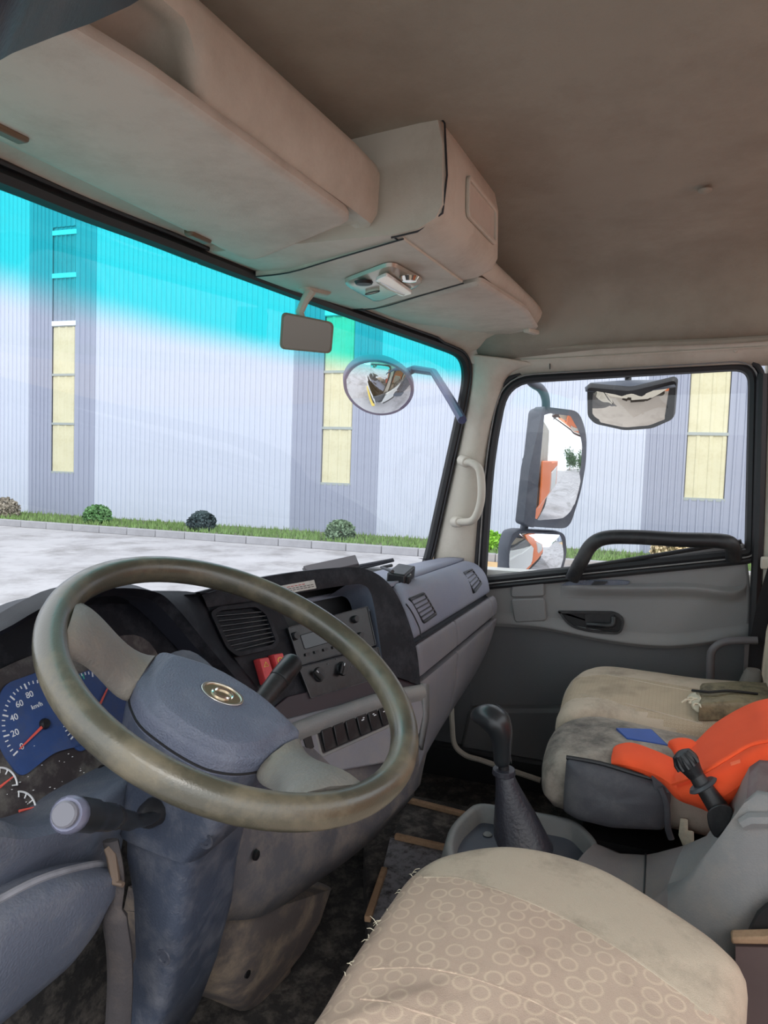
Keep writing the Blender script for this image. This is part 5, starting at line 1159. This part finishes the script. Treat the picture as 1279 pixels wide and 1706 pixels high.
# armrest loop
ar = thing('armrest_loop', P(1210, 1090, x=.93), 'grey tubular seat armrest loop beside the passenger door', 'armrest')
q = catmull([P(1183, 1135, x=.93), P(1183, 1105, x=.93), P(1186, 1084, x=.93), P(1202, 1071, x=.93), P(1225, 1067, x=.93), P(1262, 1067, x=.93)], 6)
obj('loop', MB().tube(q, .010, 12), M('armrest_grey', (98, 94, 96), .45), ar)
obj('bracket', MB().slab([P(1240, 1075, x=.94), P(1248, 1074, x=.94), P(1244, 1130, x=.94), P(1238, 1130, x=.94)], (.01, 0, 0)), M('armrest_grey2', (92, 88, 88), .5), ar)
sb = thing('seat_belt', P(1262, 980, x=.97), 'black seat belt webbing hanging down the rear door pillar', 'seat belt')
bq = [P(1290, 940, x=.945), P(1272, 1000, x=.945), P(1263, 1040, x=.945), P(1254, 1090, x=.945), P(1250, 1128, x=.94)]
obj('webbing', MB().loft([[p+V((0, -.022, 0)), p+V((0, .012, .002)), p+V((.003, .012, .002)), p+V((.003, -.022, 0))] for p in catmull(bq, 4)]), M('belt_web', (20, 20, 24), .8, bump=.3), sb)
obj('guide', MB().box(P(1276, 938, x=.955)+V((0, -.005, 0)), (.02, .035, .03)), PILLAR, sb, bevel=.004)
# ================================================================== THINGS ON THE SEATS
pu = thing('vinyl_pouch', P(1030, 1320, x=.25), 'dark grey vinyl pouch hanging over the side of the middle seat', 'pouch')
PX = .262
pq = [P(944, 1260, x=PX), P(1000, 1272, x=PX-.002), P(1060, 1290, x=PX-.002), P(1116, 1305, x=PX), P(1118, 1330, x=PX-.004), P(1107, 1378, x=PX-.004), P(1020, 1374, x=PX-.006), P(962, 1360, x=PX-.006), P(938, 1346, x=PX-.004), P(940, 1310, x=PX-.004)]
pq = rpoly(pq, .008, 3); pcn = sum(pq, V((0, 0, 0)))/len(pq)
def puf(k, dx): return [V((p.x+dx, pcn.y+(p.y-pcn.y)*k, pcn.z+(p.z-pcn.z)*k)) for p in pq]
obj('pouch_body', MB().loft([puf(.96, .004), puf(1, -.004), puf(.985, -.013), puf(.9, -.022), puf(.7, -.028), puf(.4, -.031), puf(.05, -.032)]), POUCHM, pu, ang=70)
obj('top_piping', MB().tube([p+V((-.006, 0, .003)) for p in catmull([P(944, 1262, x=PX), P(1000, 1272, x=PX), P(1060, 1290, x=PX), P(1116, 1306, x=PX)], 5)], .0042, 8), RUBBER, pu)
obj('side_strap', MB().tube(catmull([P(1100, 1312, x=PX-.03), P(1110, 1340, x=PX-.03), P(1112, 1378, x=PX-.025), P(1118, 1398, x=PX-.02)], 5), .0055, 8, flat=.6), POUCHM, pu)
obj('pouch_flap', MB().slab(rpoly([P(1084, 1292, x=PX-.022), P(1117, 1303, x=PX-.022), P(1116, 1322, x=PX-.026), P(1090, 1316, x=PX-.026)], .004), (.008, 0, 0)), POUCHM, pu, bevel=.003)
# blue booklet
bb = thing('blue_booklet', P(1070, 1232, z=.47), 'small blue booklet lying on the middle seat', 'booklet')
BZ = .468
q = [P(1026, 1217, z=BZ), P(1084, 1219, z=BZ), P(1112, 1246, z=BZ), P(1044, 1234, z=BZ)]
obj('cover', MB().slab(q, (0, 0, .006)), BLUEB, bb, bevel=.001); obj('pages', MB().slab([p+V((.002, -.002, -.0015)) for p in q], (0, 0, .0055)), M('page_edge', (60, 90, 120), .7), bb)
# torn wallet
tw = thing('torn_bag', P(1200, 1165, z=.48), 'torn olive vinyl bag with peeled cream edge lying on the passenger seat', 'bag')
TZ2 = .475
q = [P(1165, 1160, z=TZ2), P(1230, 1156, z=TZ2), P(1290, 1162, z=TZ2), P(1300, 1200, z=TZ2-.0), P(1230, 1196, z=TZ2-.0), P(1163, 1198, z=TZ2-.005)]
obj('bag_body', MB().loft([[p+V((0, 0, -.004)) for p in q], [p+V((0, 0, .024)) for p in q], [p+V((0, 0, .031)) for p in inset(q, .004)], [p+V((0, 0, .034)) for p in inset(q, .012)]]), OLIVE, tw, bevel=.003)
obj('torn_end', MB().loft([[P(1135, 1152, z=TZ2), P(1160, 1147, z=TZ2+.03), P(1170, 1160, z=TZ2+.03), P(1168, 1196, z=TZ2), P(1150, 1186, z=TZ2-.004)], [P(1140, 1160, z=TZ2+.01), P(1162, 1152, z=TZ2+.034), P(1174, 1163, z=TZ2+.034), P(1172, 1194, z=TZ2+.008), P(1156, 1184, z=TZ2+.008)]]), PEEL, tw, sub=1)
rnd = random.Random(9)
for k in range(9):
    c = P(1142+rnd.uniform(0, 26), 1158+rnd.uniform(0, 18), z=TZ2+.03); d = V((rnd.uniform(-1, 1), rnd.uniform(-1, 1), rnd.uniform(0, .6)))*.012
    obj('peeled_strip', MB().tube([c-d, c, c+d+V((0, 0, -.006))], [.0015, .0025, .001], 5), PEEL, tw)
obj('dark_lining', MB().tube(catmull([P(1152, 1150, z=TZ2+.036), P(1180, 1153, z=TZ2+.038), P(1215, 1151, z=TZ2+.038), P(1262, 1156, z=TZ2+.036)], 5), .0045, 6, flat=.6), VENTD, tw)
# orange vest: a crumpled cloth heap over the seats
ve = thing('orange_vest', P(1200, 1260, z=.47), 'crumpled bright orange safety vest heaped on the middle and passenger seats', 'vest')
def blob(name, rows, mat, par, n=5, sub=1):
    return obj(name, MB().loft([catmull(r, n) for r in rows], ring=False), mat, par, sub=sub, ang=80, solid=.003)
def Vz(px, py, z): return P(px, py, z=z)
# main heap rising to the right, with folds; rows go from the far edge to the near edge
far = [Vz(1132, 1258, .475), Vz(1160, 1230, .487), Vz(1190, 1198, .505), Vz(1230, 1172, .53), Vz(1262, 1160, .55), Vz(1310, 1150, .56)]
m1 = [Vz(1122, 1282, .482), Vz(1165, 1256, .515), Vz(1205, 1225, .54), Vz(1245, 1200, .568), Vz(1280, 1190, .585), Vz(1330, 1185, .59)]
m2 = [Vz(1124, 1306, .488), Vz(1165, 1288, .53), Vz(1210, 1262, .562), Vz(1250, 1240, .585), Vz(1290, 1232, .60), Vz(1340, 1230, .6)]
m3 = [Vz(1130, 1322, .484), Vz(1172, 1312, .524), Vz(1214, 1290, .545), Vz(1254, 1262, .570), Vz(1296, 1258, .58), Vz(1340, 1260, .58)]
m4 = [Vz(1140, 1334, .468), Vz(1180, 1334, .50), Vz(1215, 1318, .53), Vz(1255, 1292, .555), Vz(1296, 1285, .57), Vz(1340, 1290, .57)]
m5 = [Vz(1176, 1350, .445), Vz(1196, 1362, .46), Vz(1222, 1350, .48), Vz(1260, 1320, .51), Vz(1300, 1315, .52), Vz(1340, 1320, .52)]
def wav(r, j):
    rn = random.Random(j); return [p+V((0, 0, rn.uniform(-.006, .006))) for p in r]
blob('vest_cloth', [[p+V((.01, 0, -.03)) for p in far]] + [wav(r, j) for j, r in enumerate((far, m1, m2, m3, m4, m5))], ORANGE, ve, 5, 2)
# a flatter sleeve reaching forward and a small roll
s_f = [Vz(1020, 1256, .462), Vz(1024, 1242, .472), Vz(1050, 1236, .476), Vz(1085, 1247, .48), Vz(1120, 1262, .48), Vz(1140, 1272, .485)]
s_m = [Vz(1018, 1264, .468), Vz(1035, 1258, .484), Vz(1065, 1258, .490), Vz(1100, 1270, .492), Vz(1130, 1285, .49), Vz(1150, 1298, .49)]
s_n = [Vz(1018, 1272, .466), Vz(1040, 1276, .474), Vz(1070, 1285, .476), Vz(1100, 1298, .48), Vz(1130, 1318, .478), Vz(1160, 1338, .468)]
s_b = [Vz(1020, 1276, .458), Vz(1045, 1284, .458), Vz(1075, 1294, .458), Vz(1105, 1308, .455), Vz(1130, 1334, .45), Vz(1176, 1348, .445)]
blob('vest_sleeve', [s_f, s_m, s_n, s_b], ORANGE, ve, 5, 2)
rl = [Vz(1112, 1244, .476), Vz(1114, 1234, .49), Vz(1130, 1229, .498), Vz(1148, 1231, .498), Vz(1156, 1240, .49), Vz(1158, 1256, .478)]
rl2 = [p+V((-.03, -.012, .006)) for p in rl]; rl3 = [p+V((-.06, -.02, -.012)) for p in rl]
blob('vest_roll', [rl, rl2, rl3], ORANGE, ve, 5, 2)
obj('vest_seam', MB().tube(catmull([Vz(1120, 1306, .492), Vz(1165, 1290, .537), Vz(1210, 1264, .569), Vz(1250, 1241, .592), Vz(1290, 1233, .607)], 6), .003, 6), ORANGE, ve)
obj('vest_tag', MB().slab([Vz(1216, 1272, .563), Vz(1232, 1267, .572), Vz(1233, 1271, .571), Vz(1217, 1276, .562)], (0, 0, .002)), M('vest_tag', (255, 124, 84), .7), ve)
# ================================================================== OUTSIDE MIRRORS AND WIPER
def mirror_glass(name, pix, c, n, R, mat, par, rnd_=.02, rim=None, rimm=None, back=.03, grid=10):
    n = n.normalized(); pl = (c, n); o = rpoly([P(*p, pl=pl) for p in pix], rnd_, 5); ce = sum(o, V((0, 0, 0)))/len(o)
    def bulge(p): d = (p-ce); return p - n*(d.length_squared/(2*R))
    rings = [[bulge(ce+(p-ce)*k) for p in o] for k in [1-.98*i/grid for i in range(grid+1)]]
    g = obj(name, MB().loft(rings), mat, par, ang=80)
    if rim:
        ro = [bulge(p) for p in inset(o, -rim)]
        obj('housing', MB().loft([[bulge(p)+n*.003 for p in inset(o, -rim*.15)], [p+n*.005 for p in inset(ro, rim*.3)], ro, [p-n*back*.5 for p in inset(ro, -.002)], [p-n*back*.9 for p in inset(ro, rim*.8)], [ce-n*back+(p-ce)*.5 for p in ro]]), rimm or HOUS, par, ang=60)
    return g, o, ce
def bis(c, r): v = (c-CAM).normalized(); return (V(r).normalized()-v).normalized()
ma = thing('door_mirror', P(900, 790, x=1.27), 'tall convex door mirror on a bent black arm, reflecting the orange truck side', 'mirror')
c1 = P(930, 780, x=1.27); n1 = bis(c1, (.14, -1, -.03))
mirror_glass('mirror_glass', [(908, 678), (968, 686), (977, 722), (974, 770), (966, 820), (953, 880), (888, 876)], c1, n1, 1.0, MIRROR, ma, .03, rim=.004, back=.06)
obj('back_shell', MB().slab(rpoly([P(904, 680, pl=(c1-n1*.01, n1)), P(908, 676, pl=(c1-n1*.01, n1)), P(890, 880, pl=(c1-n1*.01, n1)), P(872, 872, pl=(c1-n1*.01, n1)), P(882, 780, pl=(c1-n1*.01, n1))], .01), n1*-.04), HOUS, ma, bevel=.006)
ap = catmull([P(850, 590, x=1.16), P(882, 634, x=1.2), P(901, 648, x=1.23), P(909, 668, x=1.25), P(906, 700, x=1.27), P(893, 760, x=1.28), P(878, 850, x=1.28), P(870, 900, x=1.27), P(868, 960, x=1.22)], 5)
obj('arm', MB().tube(ap, .0135, 10), HOUS, ma)
obj('clamp', MB(frame(P(880, 775, x=1.27), (0, 1, 0), (1, 0, 0), (0, 0, 1))).box((0, 0, 0), (.035, .04, .05)), HOUS, ma, bevel=.006)
mw = thing('wide_angle_mirror', P(897, 925, x=1.25), 'squarish lower wide-angle mirror below the tall door mirror', 'mirror')
c2 = P(900, 925, x=1.25); n2 = bis(c2, (-.05, -1, -.25))
mirror_glass('mirror_glass', [(862, 888), (945, 892), (947, 925), (938, 966), (852, 968), (853, 915)], c2, n2, .35, MIRROR, mw, .02, rim=.007, back=.06)
mk = thing('kerb_mirror', P(1050, 680, x=1.34), 'wide grey kerb mirror hanging above the passenger door window', 'mirror')
c3 = P(1049, 684, x=1.36); n3 = bis(c3, (.05, .12, -.62))
mirror_glass('mirror_glass', [(979, 652), (1050, 654), (1122, 645), (1118, 702), (1085, 714), (1040, 716), (990, 708), (980, 698)], c3, n3, .55, M('warm_mirror_glass', (240, 228, 210), .02, 1), mk, .012, rim=.006, rimm=RUBBER, back=.02)
q0 = [P(975, 652, pl=(c3-n3*.014, n3)), P(1050, 654, pl=(c3-n3*.012, n3)), P(1126, 645, pl=(c3-n3*.014, n3))]
q1 = [P(974, 646, pl=(c3-n3*.03, n3)), P(1050, 640, pl=(c3-n3*.035, n3)), P(1122, 638, pl=(c3-n3*.03, n3))]
q2 = [P(984, 638, pl=(c3-n3*.06, n3)), P(1050, 634, pl=(c3-n3*.065, n3)), P(1114, 634, pl=(c3-n3*.06, n3))]
q3 = [P(984, 690, pl=(c3-n3*.07, n3)), P(1050, 700, pl=(c3-n3*.075, n3)), P(1114, 690, pl=(c3-n3*.07, n3))]
obj('cowl', MB().loft([catmull(q, 5) for q in (q0, q1, q2, q3)], ring=False), HOUS, mk, solid=.003, ang=60)
obj('stem', MB().tube([P(1046, 642, x=1.4), P(1046, 626, x=1.4), P(1040, 600, x=1.3)], .010, 10), RUBBER, mk)
obj('pivot', MB().tube([P(1022, 626, x=1.38), P(1036, 622, x=1.38)], .008, 8), RUBBER, mk)
mf = thing('front_mirror', P(632, 650, d=2.5), 'round convex front mirror hanging before the windscreen on a thin arm', 'mirror')
c4 = P(631, 650, d=2.5); n4 = bis(c4, (-.5, -.25, -.62))
oval = []
for k in range(14):
    a = 2*math.pi*k/14; ca, sa = 59*math.cos(a), 45*math.sin(a); th_ = R_(14); oval.append((631+ca*math.cos(th_)-sa*math.sin(th_), 650+ca*math.sin(th_)+sa*math.cos(th_)))
mirror_glass('mirror_glass', oval, c4, n4, .20, MIRROR, mf, .05, rim=.006, rimm=M('mirror_rim_grey', (110, 100, 120), .5), back=.07)
obj('arm', MB().tube([c4-n4*.06, P(690, 615, d=2.55), P(722, 620, d=2.3), P(752, 668, d=2.0), P(770, 700, d=1.9)], [.02, .014, .012, .012, .012], 8), M('mirror_arm', (72, 78, 110), .5), mf)
wp = thing('wiper', P(630, 938, d=1.9), 'thin black wiper arm resting at the foot of the windscreen', 'wiper')
obj('arm', MB().tube([WS(560, 962, .02), WS(600, 946, .03), WS(655, 934, .03)], [.008, .006, .004], 8), RUBBER, wp)
obj('blade', MB().tube([WS(590, 944, .02), WS(654, 932, .02)], .004, 6), RUBBER, wp)
# the cab's outer skin, seen only in the mirrors
ck = thing('cab_skin', (1.06, 0, -.3), 'white painted outer skin of the cab below the passenger door', 'cab panel')
obj('door_skin', MB().slab([V((1.06, -.30, -.25)), V((1.06, .75, -.25)), V((1.06, .70, .58)), V((1.06, -.30, .72))], (.02, 0, 0)), SLOTM, ck, bevel=.01)
obj('step', MB().box((1.02, .2, -.4), (.2, .8, .25)), GRILLD, ck)
obj('front_skin', MB().slab([V((-1.0, 1.08, -.6)), V((1.05, .98, -.6)), V((1.05, .96, .58)), V((-1.0, 1.06, .58))], (0, .02, 0)), SLOTM, ck, bevel=.02)
obj('bumper', MB().box((0, 1.12, -.65), (2.1, .16, .3)), YEL, ck, bevel=.02)
